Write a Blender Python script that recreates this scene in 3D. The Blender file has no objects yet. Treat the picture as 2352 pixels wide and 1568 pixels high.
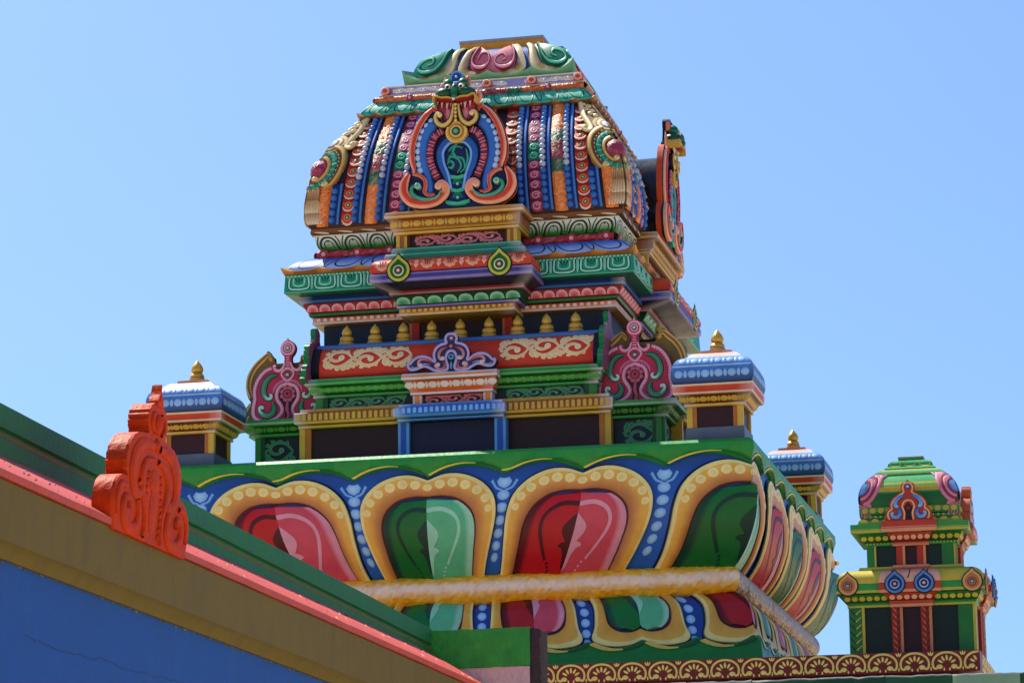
import bpy, math, random
from mathutils import Vector, Matrix
from mathutils.geometry import tessellate_polygon

R = math.radians
random.seed(7)
scene = bpy.context.scene
col = scene.collection

# ------------------------------------------------------------------ camera
cam_d = bpy.data.cameras.new('camera')
cam = bpy.data.objects.new('camera', cam_d)
col.objects.link(cam)
scene.camera = cam
cam_d.sensor_fit = 'HORIZONTAL'
cam_d.sensor_width = 36.0
cam_d.lens = 36.0 * 7000.0 / 2352.0
cam_d.clip_start = 0.1
cam_d.clip_end = 3000.0
cam.location = (5.47226788, -23.8672099, 1.6)
cam.rotation_euler = (1.7850296620168724, 0.010662099855478833, 0.22434810642361172)

# ------------------------------------------------------------------ sky, sun, exposure
SUN_EL, SUN_AZ_X, SUN_AZ_Y = R(57), -0.79, 0.61     # towards the sun: left of the picture, behind the front faces
sv = Vector((SUN_AZ_X * math.cos(SUN_EL), SUN_AZ_Y * math.cos(SUN_EL), math.sin(SUN_EL))).normalized()
world = bpy.data.worlds.new('World')
scene.world = world
world.use_nodes = True
wn = world.node_tree.nodes
sky = wn.new('ShaderNodeTexSky')
sky.sky_type = 'NISHITA'
sky.sun_disc = False
sky.sun_elevation = SUN_EL
sky.sun_rotation = math.atan2(sv.x, sv.y)
sky.altitude = 50.0
sky.air_density = 1.0
sky.dust_density = 0.7
sky.ozone_density = 3.0
wn['Background'].inputs['Strength'].default_value = 0.098
wtc = wn.new('ShaderNodeTexCoord')
wmp = wn.new('ShaderNodeMapping')
wmp.inputs['Location'].default_value = (0, 0, 0.20)      # lifts the pale horizon band below the roofs and hills that hide it
tint = wn.new('ShaderNodeMix')
tint.data_type = 'RGBA'
tint.blend_type = 'MULTIPLY'
tint.inputs[0].default_value = 1.0
tint.inputs[7].default_value = (0.86, 0.99, 1.12, 1)
world.node_tree.links.new(wtc.outputs['Generated'], wmp.inputs['Vector'])
world.node_tree.links.new(wmp.outputs['Vector'], sky.inputs['Vector'])
world.node_tree.links.new(sky.outputs['Color'], tint.inputs[6])
world.node_tree.links.new(tint.outputs[2], wn['Background'].inputs['Color'])
sun_d = bpy.data.lights.new('sun', 'SUN')
sun_d.energy = 4.7
sun_d.angle = R(0.53)
sun_d.color = (1.0, 0.94, 0.83)
sun = bpy.data.objects.new('sun', sun_d)
col.objects.link(sun)
sun.rotation_euler = sv.to_track_quat('Z', 'Y').to_euler()
scene.view_settings.view_transform = 'Standard'
scene.view_settings.look = 'None'
scene.view_settings.gamma = 1.0
scene.view_settings.exposure = 0.95

# ------------------------------------------------------------------ colour and materials
def lin(c):
    if not isinstance(c, str):
        return c
    c = c.lstrip('#')
    out = []
    for i in (0, 2, 4):
        x = int(c[i:i + 2], 16) / 255.0
        out.append(x / 12.92 if x <= 0.04045 else ((x + 0.055) / 1.055) ** 2.4)
    return tuple(out)

def mix(a, b, t):
    a, b = lin(a), lin(b)
    return tuple(a[i] + (b[i] - a[i]) * t for i in range(3))

def node_mat(name, rough=0.4, bump=0.05, bump_scale=60.0, vary=0.12, base=None, coat=0.0, spec=0.5, metal=0.0, stain=0.0,
             stain_col='#2a2620', voro=False, fine=260.0):
    m = bpy.data.materials.new(name)
    m.use_nodes = True
    nt = m.node_tree
    N, L = nt.nodes, nt.links
    b = N['Principled BSDF']
    tc = N.new('ShaderNodeTexCoord')
    if base is None:
        at = N.new('ShaderNodeAttribute')
        at.attribute_name = 'Col'
        src = at.outputs['Color']
    else:
        rgb = N.new('ShaderNodeRGB')
        rgb.outputs[0].default_value = (*lin(base), 1)
        src = rgb.outputs[0]
    n1 = N.new('ShaderNodeTexNoise')
    n1.inputs['Scale'].default_value = 9.0
    n1.inputs['Detail'].default_value = 6.0
    n1.inputs['Roughness'].default_value = 0.65
    L.new(tc.outputs['Object'], n1.inputs['Vector'])
    mr = N.new('ShaderNodeMapRange')
    mr.inputs[1].default_value = 0.25
    mr.inputs[2].default_value = 0.75
    mr.inputs[3].default_value = 1.0 - vary
    mr.inputs[4].default_value = 1.0 + vary
    L.new(n1.outputs['Fac'], mr.inputs[0])
    mx = N.new('ShaderNodeVectorMath')
    mx.operation = 'SCALE'
    L.new(src, mx.inputs[0])
    L.new(mr.outputs[0], mx.inputs['Scale'])
    outc = mx.outputs[0]
    if stain > 0:
        mp = N.new('ShaderNodeMapping')
        mp.inputs['Scale'].default_value = (2.2, 2.2, 0.7)
        L.new(tc.outputs['Object'], mp.inputs['Vector'])
        n3 = N.new('ShaderNodeTexNoise')
        n3.inputs['Scale'].default_value = 4.0
        n3.inputs['Detail'].default_value = 9.0
        n3.inputs['Roughness'].default_value = 0.7
        L.new(mp.outputs[0], n3.inputs['Vector'])
        r3 = N.new('ShaderNodeMapRange')
        r3.inputs[1].default_value = 0.5
        r3.inputs[2].default_value = 0.78
        r3.inputs[3].default_value = 0.0
        r3.inputs[4].default_value = stain
        L.new(n3.outputs['Fac'], r3.inputs[0])
        m3 = N.new('ShaderNodeMix')
        m3.data_type = 'RGBA'
        L.new(r3.outputs[0], m3.inputs[0])
        L.new(outc, m3.inputs[6])
        m3.inputs[7].default_value = (*lin(stain_col), 1)
        outc = m3.outputs[2]
    L.new(outc, b.inputs['Base Color'])
    n2 = N.new('ShaderNodeTexVoronoi' if voro else 'ShaderNodeTexNoise')
    n2.inputs['Scale'].default_value = bump_scale
    if voro:
        n2.feature = 'F1'
        n2.inputs['Randomness'].default_value = 0.95
        h = n2.outputs['Distance']
    else:
        n2.inputs['Detail'].default_value = 5.0
        h = n2.outputs['Fac']
    L.new(tc.outputs['Object'], n2.inputs['Vector'])
    bp = N.new('ShaderNodeBump')
    bp.inputs['Strength'].default_value = bump
    bp.inputs['Distance'].default_value = 0.02
    L.new(h, bp.inputs['Height'])
    L.new(bp.outputs[0], b.inputs['Normal'])
    rr = N.new('ShaderNodeMapRange')
    rr.inputs[3].default_value = max(0.05, rough - 0.1)
    rr.inputs[4].default_value = min(1.0, rough + 0.12)
    L.new(n1.outputs['Fac'], rr.inputs[0])
    L.new(rr.outputs[0], b.inputs['Roughness'])
    b.inputs['Specular IOR Level'].default_value = spec
    b.inputs['Coat Weight'].default_value = coat
    b.inputs['Coat Roughness'].default_value = 0.15
    b.inputs['Metallic'].default_value = metal
    return m

M = {
    'paint': node_mat('enamel_paint', 0.42, 0.06, 45, 0.14, spec=0.25, stain=0.22, stain_col='#2c2824'),
    'lotus': node_mat('brushed_enamel_paint', 0.40, 0.10, 30, 0.12, spec=0.25, stain=0.16, stain_col='#2c2824'),
    'crinkle': node_mat('crinkled_paint', 0.42, 0.6, 75, 0.25, spec=0.4),
    'hammered': node_mat('hammered_gold_paint', 0.36, 0.22, 24, 0.06, spec=0.45, voro=True),
    'gold': node_mat('gold_paint', 0.36, 0.12, 60, 0.15, metal=0.25),
    'black': node_mat('black_bitumen', 0.22, 0.10, 25, 0.3),
    'blue_wall': node_mat('blue_wall_paint', 0.7, 0.15, 40, 0.10, spec=0.2, base='#1f529c', stain=0.35, stain_col='#2f60a4'),
    'olive': node_mat('olive_wall_paint', 0.62, 0.15, 35, 0.12, spec=0.2, base='#6a5a20', stain=0.6, stain_col='#4a4626'),
    'salmon': node_mat('salmon_paint', 0.5, 0.35, 60, 0.16, spec=0.2, base='#b84a3c', stain=0.35, stain_col='#9c3a34'),
    'green_wall': node_mat('green_wall_paint', 0.55, 0.2, 45, 0.16, spec=0.2, base='#1f6c3a', stain=0.5, stain_col='#235036'),
    'green_bright': node_mat('bright_green_wall_paint', 0.55, 0.3, 45, 0.25, spec=0.25, base='#36963a', stain=0.55, stain_col='#226a2c'),
    'pink_wall': node_mat('pale_pink_plaster', 0.8, 0.4, 45, 0.1, base='#d8b2b0', stain=0.3, stain_col='#a98088'),
    'raw': node_mat('raw_dark_plaster', 0.9, 1.0, 28, 0.35, base='#3a2c2e', stain=0.5, stain_col='#54464a'),
    'orange': node_mat('orange_red_paint', 0.55, 0.3, 40, 0.3, spec=0.1, base='#bc3604', stain=0.5, stain_col='#a8481a'),
    'maroon': node_mat('maroon_wall_paint', 0.6, 0.2, 30, 0.15, base='#5a1618'),
    'ground': node_mat('pale_concrete_ground', 0.9, 0.4, 3, 0.2, base='#c4ad8a', stain=0.2, stain_col='#8b8172'),
}

# ------------------------------------------------------------------ mesh builder
class MB:
    def __init__(s):
        s.v, s.f, s.c = [], [], []
    def add(s, vs, fs, cs):
        o = len(s.v)
        s.v += [tuple(p) for p in vs]
        if isinstance(cs, list):
            s.c += [lin(c) for c in cs]
        else:
            s.c += [lin(cs)] * len(vs)
        s.f += [tuple(i + o for i in q) for q in fs]
    def grid(s, P, C):                      # P[i][j] points, C colour or C[i][j]
        n, m = len(P), len(P[0])
        vs = [p for r in P for p in r]
        cs = [c for r in C for c in r] if isinstance(C, list) else C
        fs = [(i * m + j, i * m + j + 1, (i + 1) * m + j + 1, (i + 1) * m + j) for i in range(n - 1) for j in range(m - 1)]
        s.add(vs, fs, cs)
    def box(s, x0, x1, y0, y1, z0, z1, c):
        vs = [(x, y, z) for z in (z0, z1) for y in (y0, y1) for x in (x0, x1)]
        s.add(vs, [(0, 1, 3, 2), (4, 6, 7, 5), (0, 4, 5, 1), (1, 5, 7, 3), (3, 7, 6, 2), (2, 6, 4, 0)], c)
    def lathe(s, prof, cx, cy, cz, n=20):   # prof [(r,z,col)]
        P = [[(cx + r * math.cos(2 * math.pi * i / n), cy + r * math.sin(2 * math.pi * i / n), cz + z) for i in range(n + 1)] for r, z, c in prof]
        s.grid(P, [[c] * (n + 1) for r, z, c in prof])
    def sphere(s, c, r, colr, rx=1, ry=1, rz=1, nu=12, nv=8, fn=None):
        P, C = [], []
        for j in range(nv + 1):
            t = math.pi * j / nv
            P.append([(c[0] + r * rx * math.sin(t) * math.cos(2 * math.pi * i / nu), c[1] + r * ry * math.sin(t) * math.sin(2 * math.pi * i / nu),
                       c[2] + r * rz * math.cos(t)) for i in range(nu + 1)])
            C.append([fn(j / nv) if fn else colr] * (nu + 1))
        s.grid(P, C)
    def build(s, name, parent=None, mat='paint', ang=38):
        me = bpy.data.meshes.new(name)
        me.from_pydata(s.v, [], s.f)
        ca = me.color_attributes.new('Col', 'FLOAT_COLOR', 'POINT')
        flat = []
        for c in s.c:
            flat += [c[0], c[1], c[2], 1.0]
        ca.data.foreach_set('color', flat)
        me.polygons.foreach_set('use_smooth', [True] * len(me.polygons))
        me.set_sharp_from_angle(angle=R(ang))
        me.materials.append(M[mat])
        me.update()
        o = bpy.data.objects.new(name, me)
        col.objects.link(o)
        o.parent = parent
        return o

def empty(name, loc=(0, 0, 0), label=None, cat=None, group=None):
    o = bpy.data.objects.new(name, None)
    col.objects.link(o)
    o.location = loc
    o.empty_display_size = 0.2
    if label:
        o['label'] = label
    if cat:
        o['category'] = cat
    if group:
        o['group'] = group
    return o

def tag(o, label=None, cat=None, group=None, kind=None):
    for k, v in (('label', label), ('category', cat), ('group', group), ('kind', kind)):
        if v:
            o[k] = v
    return o

def copy_tree(o, parent=None):
    c = o.copy()
    col.objects.link(c)
    c.parent = parent
    for ch in list(o.children):
        copy_tree(ch, c)
    return c

SIDE = [0.0, 0.0, 1.0]                     # the side faces' upper porch stands less proud and is wider
def sides(o, ks=(1,)):                       # turned copies of a face part for the other faces of a square tower
    out = [o]
    for k in ks:
        c = copy_tree(o, o.parent)
        ox = o.location.x
        c.rotation_euler = (0, 0, k * math.pi / 2)
        c.location = (ox + SIDE[0], SIDE[1], o.location.z)
        c.scale.x = SIDE[2]
        out.append(c)
    return out

# ------------------------------------------------------------------ surfaces: S(u, v, h) -> point; u along the face, v up, h outwards
def flatS(d0, z0, d1, z1, u0=0.0):
    L = math.hypot(d1 - d0, z1 - z0)
    ez, ed = (z1 - z0) / L, (d1 - d0) / L
    def S(u, v, h=0.0):
        return (u0 + u, -(d0 + ed * v + ez * h), z0 + ez * v - ed * h)
    S.L = L
    return S

def planeS(d, z0=0.0, u0=0.0):
    return lambda u, v, h=0.0: (u0 + u, -(d + h), z0 + v)

def interp(tab, x):
    if x <= tab[0][0]:
        return tab[0][1]
    for (a, b), (c, d) in zip(tab, tab[1:]):
        if x <= c:
            t = (x - a) / (c - a) if c > a else 0
            return b + (d - b) * t
    return tab[-1][1]

def smooth_tab(tab, n=6):
    pts = catmull([(a, b) for a, b in tab], n)
    return pts

def curveS(fd, scaled=True, u0=0.0):         # v is z, fd(z) gives the face distance
    def S(u, v, h=0.0):
        d = fd(v)
        dd = (fd(v + 0.004) - fd(v - 0.004)) / 0.008
        L = math.hypot(1, dd)
        uu = u * (d + h / L) if scaled else u
        return (u0 + uu, -(d + h / L), v - dd * h / L)
    return S

# ------------------------------------------------------------------ 2D drawing laid on surfaces as raised geometry
def catmull(pts, n=5, closed=False):
    out = []
    m = len(pts)
    rng = range(m if closed else m - 1)
    for i in rng:
        p1, p2 = pts[i], pts[(i + 1) % m]
        p0 = pts[i - 1] if (i > 0 or closed) else tuple(2 * a - b for a, b in zip(p1, p2))
        p3 = pts[(i + 2) % m] if (i + 2 < m or closed) else tuple(2 * b - a for a, b in zip(p1, p2))
        for k in range(n):
            t = k / n
            out.append(tuple(0.5 * ((2 * b) + (c - a) * t + (2 * a - 5 * b + 4 * c - d) * t * t + (3 * b - a - 3 * c + d) * t ** 3)
                             for a, b, c, d in zip(p0, p1, p2, p3)))
    if not closed:
        out.append(tuple(pts[-1]))
    return out

def ellipse(cu, cv, ru, rv=None, n=12, rot=0.0):
    rv = ru if rv is None else rv
    cr, sr = math.cos(rot), math.sin(rot)
    o = []
    for i in range(n):
        a = 2 * math.pi * i / n
        x, y = ru * math.cos(a), rv * math.sin(a)
        o.append((cu + x * cr - y * sr, cv + x * sr + y * cr))
    return o

RH, RC = 0.6, 0.35            # how proud painted relief stands
def ribbon(mb, S, pts, w, c, h=0.006, crown=0.008, c2=None, ce=None, n=5, outline=None, ow=1.5, sm=True, sink=-0.003):
    P = catmull(pts, n) if (sm and len(pts) > 2) else list(pts)
    hr, cr_ = h * RH, crown * RC
    m = len(P)
    if m < 2:
        return
    if outline:
        ribbon(mb, S, P, [x * ow for x in w] if isinstance(w, (list, tuple)) else w * ow, outline, h * 0.35 if h < 0.06 else h * 0.94, 0.0, sm=False, sink=sink)
    rows, cols = [], []
    for i, p in enumerate(P):
        a, b = P[max(0, i - 1)], P[min(m - 1, i + 1)]
        tx, ty = b[0] - a[0], b[1] - a[1]
        L = math.hypot(tx, ty) or 1e-9
        nx, ny = -ty / L, tx / L
        t = i / (m - 1)
        if isinstance(w, (list, tuple)):
            q = t * (len(w) - 1)
            j = min(int(q), len(w) - 2)
            ww = w[j] + (w[j + 1] - w[j]) * (q - j)
        else:
            ww = w
        cc = mix(c, c2, t) if c2 else lin(c)
        ec = lin(ce) if ce else cc
        r, k = [], []
        for s_, hh, cl in ((-1, sink, ec), (-1, hr, ec), (-0.45, hr + cr_ * 0.8, cc), (0.45, hr + cr_ * 0.8, cc), (1, hr, ec), (1, sink, ec)):
            r.append(S(p[0] + nx * ww * 0.5 * s_, p[1] + ny * ww * 0.5 * s_, hh))
            k.append(cl)
        rows.append(r)
        cols.append(k)
    mb.grid(rows, cols)

def blob(mb, S, poly, c, h=0.005, crown=0.01, cc=None, outline=None, oo=1.25, cen=None, rings=(1.0, 0.85, 0.5), sink=-0.003):
    n = len(poly)
    if cen is None:
        cen = (sum(p[0] for p in poly) / n, sum(p[1] for p in poly) / n)
    if outline:
        blob(mb, S, [(cen[0] + (p[0] - cen[0]) * oo, cen[1] + (p[1] - cen[1]) * oo) for p in poly], outline, h * 0.4, 0.0, cen=cen, rings=(1.0,))
    cc = cc or c
    vs = [S(p[0], p[1], sink) for p in poly]
    cs = [lin(c)] * n
    for r in rings:
        hh = h * RH + crown * RC * (1 - r * r)
        vs += [S(cen[0] + (p[0] - cen[0]) * r, cen[1] + (p[1] - cen[1]) * r, hh) for p in poly]
        cs += [mix(c, cc, (1 - r) * 1.3 if r > 0.3 else 1)] * n
    fs = []
    k = len(rings) + 1
    for j in range(k - 1):
        for i in range(n):
            fs.append((j * n + i, j * n + (i + 1) % n, (j + 1) * n + (i + 1) % n, (j + 1) * n + i))
    vs.append(S(cen[0], cen[1], h * RH + crown * RC))
    cs.append(lin(cc))
    for i in range(n):
        fs.append(((k - 1) * n + i, (k - 1) * n + (i + 1) % n, k * n))
    mb.add(vs, fs, cs)

def plate(mb, S, poly, h0, h1, cf, ce=None, back=True):      # extruded outline
    ce = ce or cf
    tri = tessellate_polygon([[Vector((p[0], p[1], 0)) for p in poly]])
    n = len(poly)
    mb.add([S(p[0], p[1], h1) for p in poly], [tuple(t) for t in tri], cf)
    if back:
        mb.add([S(p[0], p[1], h0) for p in poly], [tuple(t) for t in tri], ce)
    vs = [S(p[0], p[1], h0) for p in poly] + [S(p[0], p[1], h1) for p in poly]
    mb.add(vs, [(i, (i + 1) % n, n + (i + 1) % n, n + i) for i in range(n)], ce)

def rect_loft(mb, rings, hl=0.0, sides_=(0, 1, 2, 3), cap_top=False, cap_bot=False, n=1, hlw=0.11, white='#d8d4de'):
    # rings: (x0, x1, y0, y1, z, colour) bottom to top
    def corners(r):
        x0, x1, y0, y1, z, c = r
        return [(x0, y0, z), (x1, y0, z), (x1, y1, z), (x0, y1, z)]
    for k in sides_:
        P, C = [], []
        for r in rings:
            a, b = Vector(corners(r)[k]), Vector(corners(r)[(k + 1) % 4])
            L = (b - a).length
            e = min(0.3, hlw / max(L, 1e-6))
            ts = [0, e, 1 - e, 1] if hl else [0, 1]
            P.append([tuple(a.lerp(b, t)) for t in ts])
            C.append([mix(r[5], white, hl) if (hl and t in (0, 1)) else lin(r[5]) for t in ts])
        mb.grid(P, C)
    for fl, r in ((cap_top, rings[-1]), (cap_bot, rings[0])):
        if fl:
            mb.add(corners(r), [(0, 1, 2, 3)], r[5])

def sq(prof):                                # [(w, z, colour)] -> square rings
    return [(-w, w, -w, w, z, c) for w, z, c in prof]

def pr(prof, back):                          # [(a, d, z, colour)] -> projecting rings on the front face
    return [(-a, a, -d, back, z, c) for a, d, z, c in prof]

BACK = [0.0]
def moulding(name, parent, prof, hl=0.0, ox=0.0, cap_top=False, cap_bot=False, mat='paint', deco=None, dsides=(0, 1)):
    mb = MB()
    rect_loft(mb, [(r[0], r[1], r[2], r[3] + BACK[0], r[4], r[5]) for r in sq(prof)], hl, cap_top=cap_top, cap_bot=cap_bot)
    if deco:
        t = MB()
        deco(t)
        for k in dsides:
            c, s = math.cos(k * math.pi / 2), math.sin(k * math.pi / 2)
            mb.add([(x * c - y * s, x * s + y * c, z) for x, y, z in t.v], t.f, list(t.c))
    o = mb.build(name, parent, mat)
    o.location.x = ox
    return o

def porch(name, parent, prof, back=-0.9, hl=0.0, ox=0.0, cap_top=True, cap_bot=True, mat='paint', deco=None, both=True):
    mb = MB()
    rect_loft(mb, pr(prof, back), hl, sides_=(3, 0, 1), cap_top=cap_top, cap_bot=cap_bot)
    if deco:
        deco(mb)
    o = mb.build(name, parent, mat)
    o.location.x = ox
    if both:
        sides(o)
    return o

# repeated painted motifs along a strip
def dots(mb, S, u0, u1, n, v, ru, rv, c, h=0.004, crown=0.006, cc=None, alt=None, nn=10):
    for i in range(n):
        u = u0 + (u1 - u0) * (i + 0.5) / n
        if alt and i % 2:
            blob(mb, S, ellipse(u, v, ru * alt, rv, 8), c, h, crown * 0.6, cc)
        else:
            blob(mb, S, ellipse(u, v, ru, rv, nn), c, h, crown, cc)

def blocks(mb, S, u0, u1, n, v0, v1, fill, c, h=0.004, taper=0.1):
    for i in range(n):
        u = u0 + (u1 - u0) * (i + 0.5) / n
        w = (u1 - u0) / n * fill * 0.5
        blob(mb, S, [(u - w, v0), (u + w, v0), (u + w * (1 - taper), v1), (u, v1 + (v1 - v0) * 0.12), (u - w * (1 - taper), v1)], c, h, 0.002, rings=(1.0, 0.7))

def petals_up(mb, S, u0, u1, n, v0, v1, c, tip, h=0.003, crown=0.006, line=None, dot=None, down=False):
    w = (u1 - u0) / n
    for i in range(n):
        u = u0 + w * (i + 0.5)
        poly = []
        for k in range(9):
            a = math.pi * k / 8
            poly.append((u + math.cos(a) * w * 0.46, math.sin(a) ** 0.7))
        poly = [(p, (v1 - (v1 - v0) * q) if down else (v0 + (v1 - v0) * q)) for p, q in poly]
        nn = len(poly)
        cen = (u, v1 if down else v0)
        vs = [S(p[0], p[1], -0.003) for p in poly] + [S(p[0], p[1], h) for p in poly]
        vs += [S(cen[0] + (p[0] - cen[0]) * 0.55, cen[1] + (p[1] - cen[1]) * 0.55, h + crown) for p in poly] + [S(cen[0], cen[1], h + crown * 0.5)]
        cs = [lin(tip)] * (2 * nn) + [mix(tip, c, 0.75)] * nn + [lin(c)]
        fs = []
        for j in range(2):
            fs += [(j * nn + k, j * nn + k + 1, (j + 1) * nn + k + 1, (j + 1) * nn + k) for k in range(nn - 1)]
        fs += [(2 * nn + k, 2 * nn + k + 1, 3 * nn) for k in range(nn - 1)]
        mb.add(vs, fs, cs)
        if line:
            L = v1 - v0
            va, vb = (v0 + L * 0.25, v1 - L * 0.1) if down else (v0 + L * 0.05, v0 + L * 0.6)
            ribbon(mb, S, [(u, va), (u, vb)], w * 0.09, line, h + crown + 0.001, 0.001, sm=False)

def scroll_vine(mb, S, u0, u1, v0, v1, n, c, ct, w=0.02, flip=1):
    # a running vine: the stem waves from bay to bay, a tendril coils inside each bay, leaves peel off outside
    L = (u1 - u0) / n
    H = v1 - v0
    mid = (v0 + v1) / 2
    stem = lambda t: (u0 + L * t, mid + flip * H * 0.36 * math.sin(math.pi * t))
    ribbon(mb, S, [stem(i / 6.0) for i in range(n * 6 + 1)], w * 0.75, c, 0.003, 0.003, ce=ct, n=3)
    for i in range(n):
        s = flip * (1 if i % 2 == 0 else -1)
        cu, cv = u0 + L * (i + 0.5), mid - s * H * 0.08
        ru, rv = L * 0.40, H * 0.34
        pts = [stem(i + 1.0)]
        for k in range(12):
            a = -0.35 - k * 0.52
            r = 1.0 - 0.70 * k / 11
            pts.append((cu + math.cos(a) * ru * r, cv + s * math.sin(a) * rv * r))
        ribbon(mb, S, pts, [w * 0.5, w * 0.95, w * 1.0, w * 0.8, w * 0.6], c, 0.004, 0.004, ce=ct, n=2)
        e = pts[-1]
        blob(mb, S, ellipse(e[0], e[1], w * 0.85, w * 0.8, 9), ct, 0.006, 0.005, c)
        for t, du, dv, k in ((0.05, 0.10, 0.46, 1.3), (0.22, 0.10, 0.30, 1.2), (0.40, 0.18, 0.22, 1.1), (0.58, 0.22, 0.16, 1.1), (0.74, 0.20, 0.24, 1.2), (0.90, 0.20, 0.40, 1.3)):
            p0 = stem(i + t)
            p2 = (p0[0] + L * du, min(v1 - w * 0.3, max(v0 + w * 0.3, p0[1] + s * H * dv)))
            p1 = ((p0[0] + p2[0]) / 2 + L * 0.02, (p0[1] + p2[1]) / 2 + s * H * 0.05)
            ribbon(mb, S, [p0, p1, p2], [w * 0.25, w * 1.25 * k, w * 0.9 * k, w * 0.2], c, 0.004, 0.004, ce=ct, n=3)
        for a, k in ((-0.5, 1.0), (-1.2, 1.2), (-1.8, 1.0), (-2.4, 1.2), (-3.0, 1.0), (-3.6, 1.1)):
            q0 = (cu + math.cos(a) * ru * 0.85, cv + s * math.sin(a) * rv * 0.85)
            q2 = (cu + math.cos(a - 0.35) * ru * 1.22, min(v1 - w * 0.3, max(v0 + w * 0.3, cv + s * math.sin(a - 0.35) * rv * 1.4)))
            ribbon(mb, S, [q0, ((q0[0] + q2[0]) / 2, (q0[1] + q2[1]) / 2), q2], [w * 0.3, w * 1.1 * k, w * 0.25], c, 0.003, 0.004, ce=ct, n=3)

# ================================================================== setting
def box_obj(name, parent, x0, x1, y0, y1, z0, z1, mat, c='#808080'):
    mb = MB()
    mb.box(x0, x1, y0, y1, z0, z1, c)
    return mb.build(name, parent, mat)

g = MB()
g.add([(-900, -900, 0), (900, -900, 0), (900, 900, 0), (-900, 900, 0)], [(0, 1, 2, 3)], '#a79c8a')
tag(g.build('ground', None, 'ground'), 'pale concrete ground around the temple', kind='structure')

# ================================================================== temple hall roof below the tower: maroon wall and scroll frieze
hall = empty('temple_hall', (0, 0, 0), 'maroon temple hall whose roof edge carries a band of yellow fan scrolls', 'building')
box_obj('wall', hall, -3.93, 3.93, -3.93, 3.93, 0, 3.672, 'maroon')
mb = MB()
rect_loft(mb, sq([(3.93, 3.668, '#3a0e10'), (4.06, 3.672, '#4a1214'), (4.07, 3.675, '#6e1c1c'), (4.07, 3.806, '#741f1e'), (0.5, 3.808, '#7a6a60')]), cap_top=True)
frieze = mb.build('roof_edge', hall, 'paint')
YF, YP = '#dcbe5a', '#e6d07c'
def fan_scroll(half=False):
    m = MB()
    S = planeS(4.07, 3.6755, 0)
    R0 = 0.088
    c0 = 0.062
    pts = [(-0.030, 0.022), (-0.040, 0.036), (-0.058, 0.034), (-0.066, 0.020), (-0.086, 0.022), (-0.093, 0.055), (-0.080, 0.088), (-0.045, 0.113), (0.0, 0.121)]
    pts = [(x * 0.98, y) for x, y in pts]
    full = pts if half else pts + [(-x, y) for x, y in pts[-2::-1]]
    ribbon(m, S, full, [0.012, 0.014, 0.013, 0.013, 0.013, 0.014, 0.012], YF, 0.003, 0.004, n=4, ce=YP)
    for s in ((-1,) if half else (-1, 1)):
        blob(m, S, ellipse(s * 0.045, 0.026, 0.015, 0.013, 9), YF, 0.003, 0.005, YP)
        blob(m, S, ellipse(s * 0.018, 0.013, 0.006, 0.010, 8), YF, 0.003, 0.003, YP)
        blob(m, S, ellipse(s * 0.1035, 0.018, 0.0045, 0.013, 8), YF, 0.003, 0.003, YP)
    for k in range(3 if half else 0, 5):
        a = R(30 + 30 * k)
        blob(m, S, ellipse(math.cos(a) * 0.048, 0.040 + math.sin(a) * 0.047, 0.019, 0.0075, 9, a), YF, 0.003, 0.004, YP)
    for a in (() if half else (60, 90, 120)):
        blob(m, S, ellipse(0.1035 + math.cos(R(a)) * 0.022, 0.098 + math.sin(R(a)) * 0.017, 0.014, 0.005, 8, R(a)), YF, 0.003, 0.003, YP)
    return m
fs_mesh = fan_scroll().build('fan_scroll', frieze, 'paint')
hs_ = fan_scroll(True).build('fan_scroll', frieze, 'paint')
hs_.location.x = 4.0635
first = True
for i in range(-8, 19):
    x = 0.140 + 0.2065 * i
    o = fs_mesh if first else fs_mesh.copy()
    if not first:
        col.objects.link(o)
    first = False
    o.location.x = x
for i in range(38):
    o = fs_mesh.copy()
    col.objects.link(o)
    o.rotation_euler.z = math.pi / 2
    o.location = (0, 0.140 + 0.2065 * (i - 19), 0)

# ================================================================== lotus base
lotus = empty('lotus_base', (0, 0, 3.8), 'square lotus plinth with big red and green petals over a gold roll', 'plinth')
lotus.location = (0, 0, 0)
LOX = -0.02
UP = smooth_tab([(4.66, 2.12), (4.70, 2.19), (4.82, 2.29), (4.98, 2.362), (5.10, 2.383), (5.20, 2.390), (5.32, 2.380), (5.42, 2.372), (5.50, 2.37)])
fup = lambda z: interp(UP, z)
SL = curveS(fup)
NAVY, BLU, BLL, LBL = '#0e1a44', '#1f4a9c', '#2f66bb', '#7fb4e4'
ZB, ZT = 4.70, 5.385          # petal t = 0 and t = 1
def warp(s, t):                # petals gather towards the middle at their foot
    return s * (1 - 0.25 * max(0.0, 1 - t) ** 1.3 * (1 - abs(s))) if abs(s) < 1 else s
def tz(t):
    return ZB + (ZT - ZB) * t

# blue ground of the upper lotus
mb = MB()
NU, NZ = 96, 26
for k in range(4):
    P, C = [], []
    c_, s_ = math.cos(k * math.pi / 2), math.sin(k * math.pi / 2)
    for j in range(NZ + 1):
        z = 4.66 + (5.50 - 4.66) * j / NZ
        row, cr = [], []
        for i in range(NU + 1):
            s = -1 + 2 * i / NU
            x, y, zz = SL(s, z, 0)
            row.append((x * c_ - y * s_, x * s_ + y * c_, zz))
            ph = abs(math.sin(math.pi * (s * 2)))         # 1 between petals
            cr.append(mix('#173a86', '#2c68c0', min(1, ph * (0.25 + 0.9 * max(0, 1 - j / NZ * 0.9)))))
        P.append(row)
        C.append(cr)
    mb.grid(P, C)
o = mb.build('blue_ground', lotus, 'lotus')
o.location.x = LOX

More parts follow.
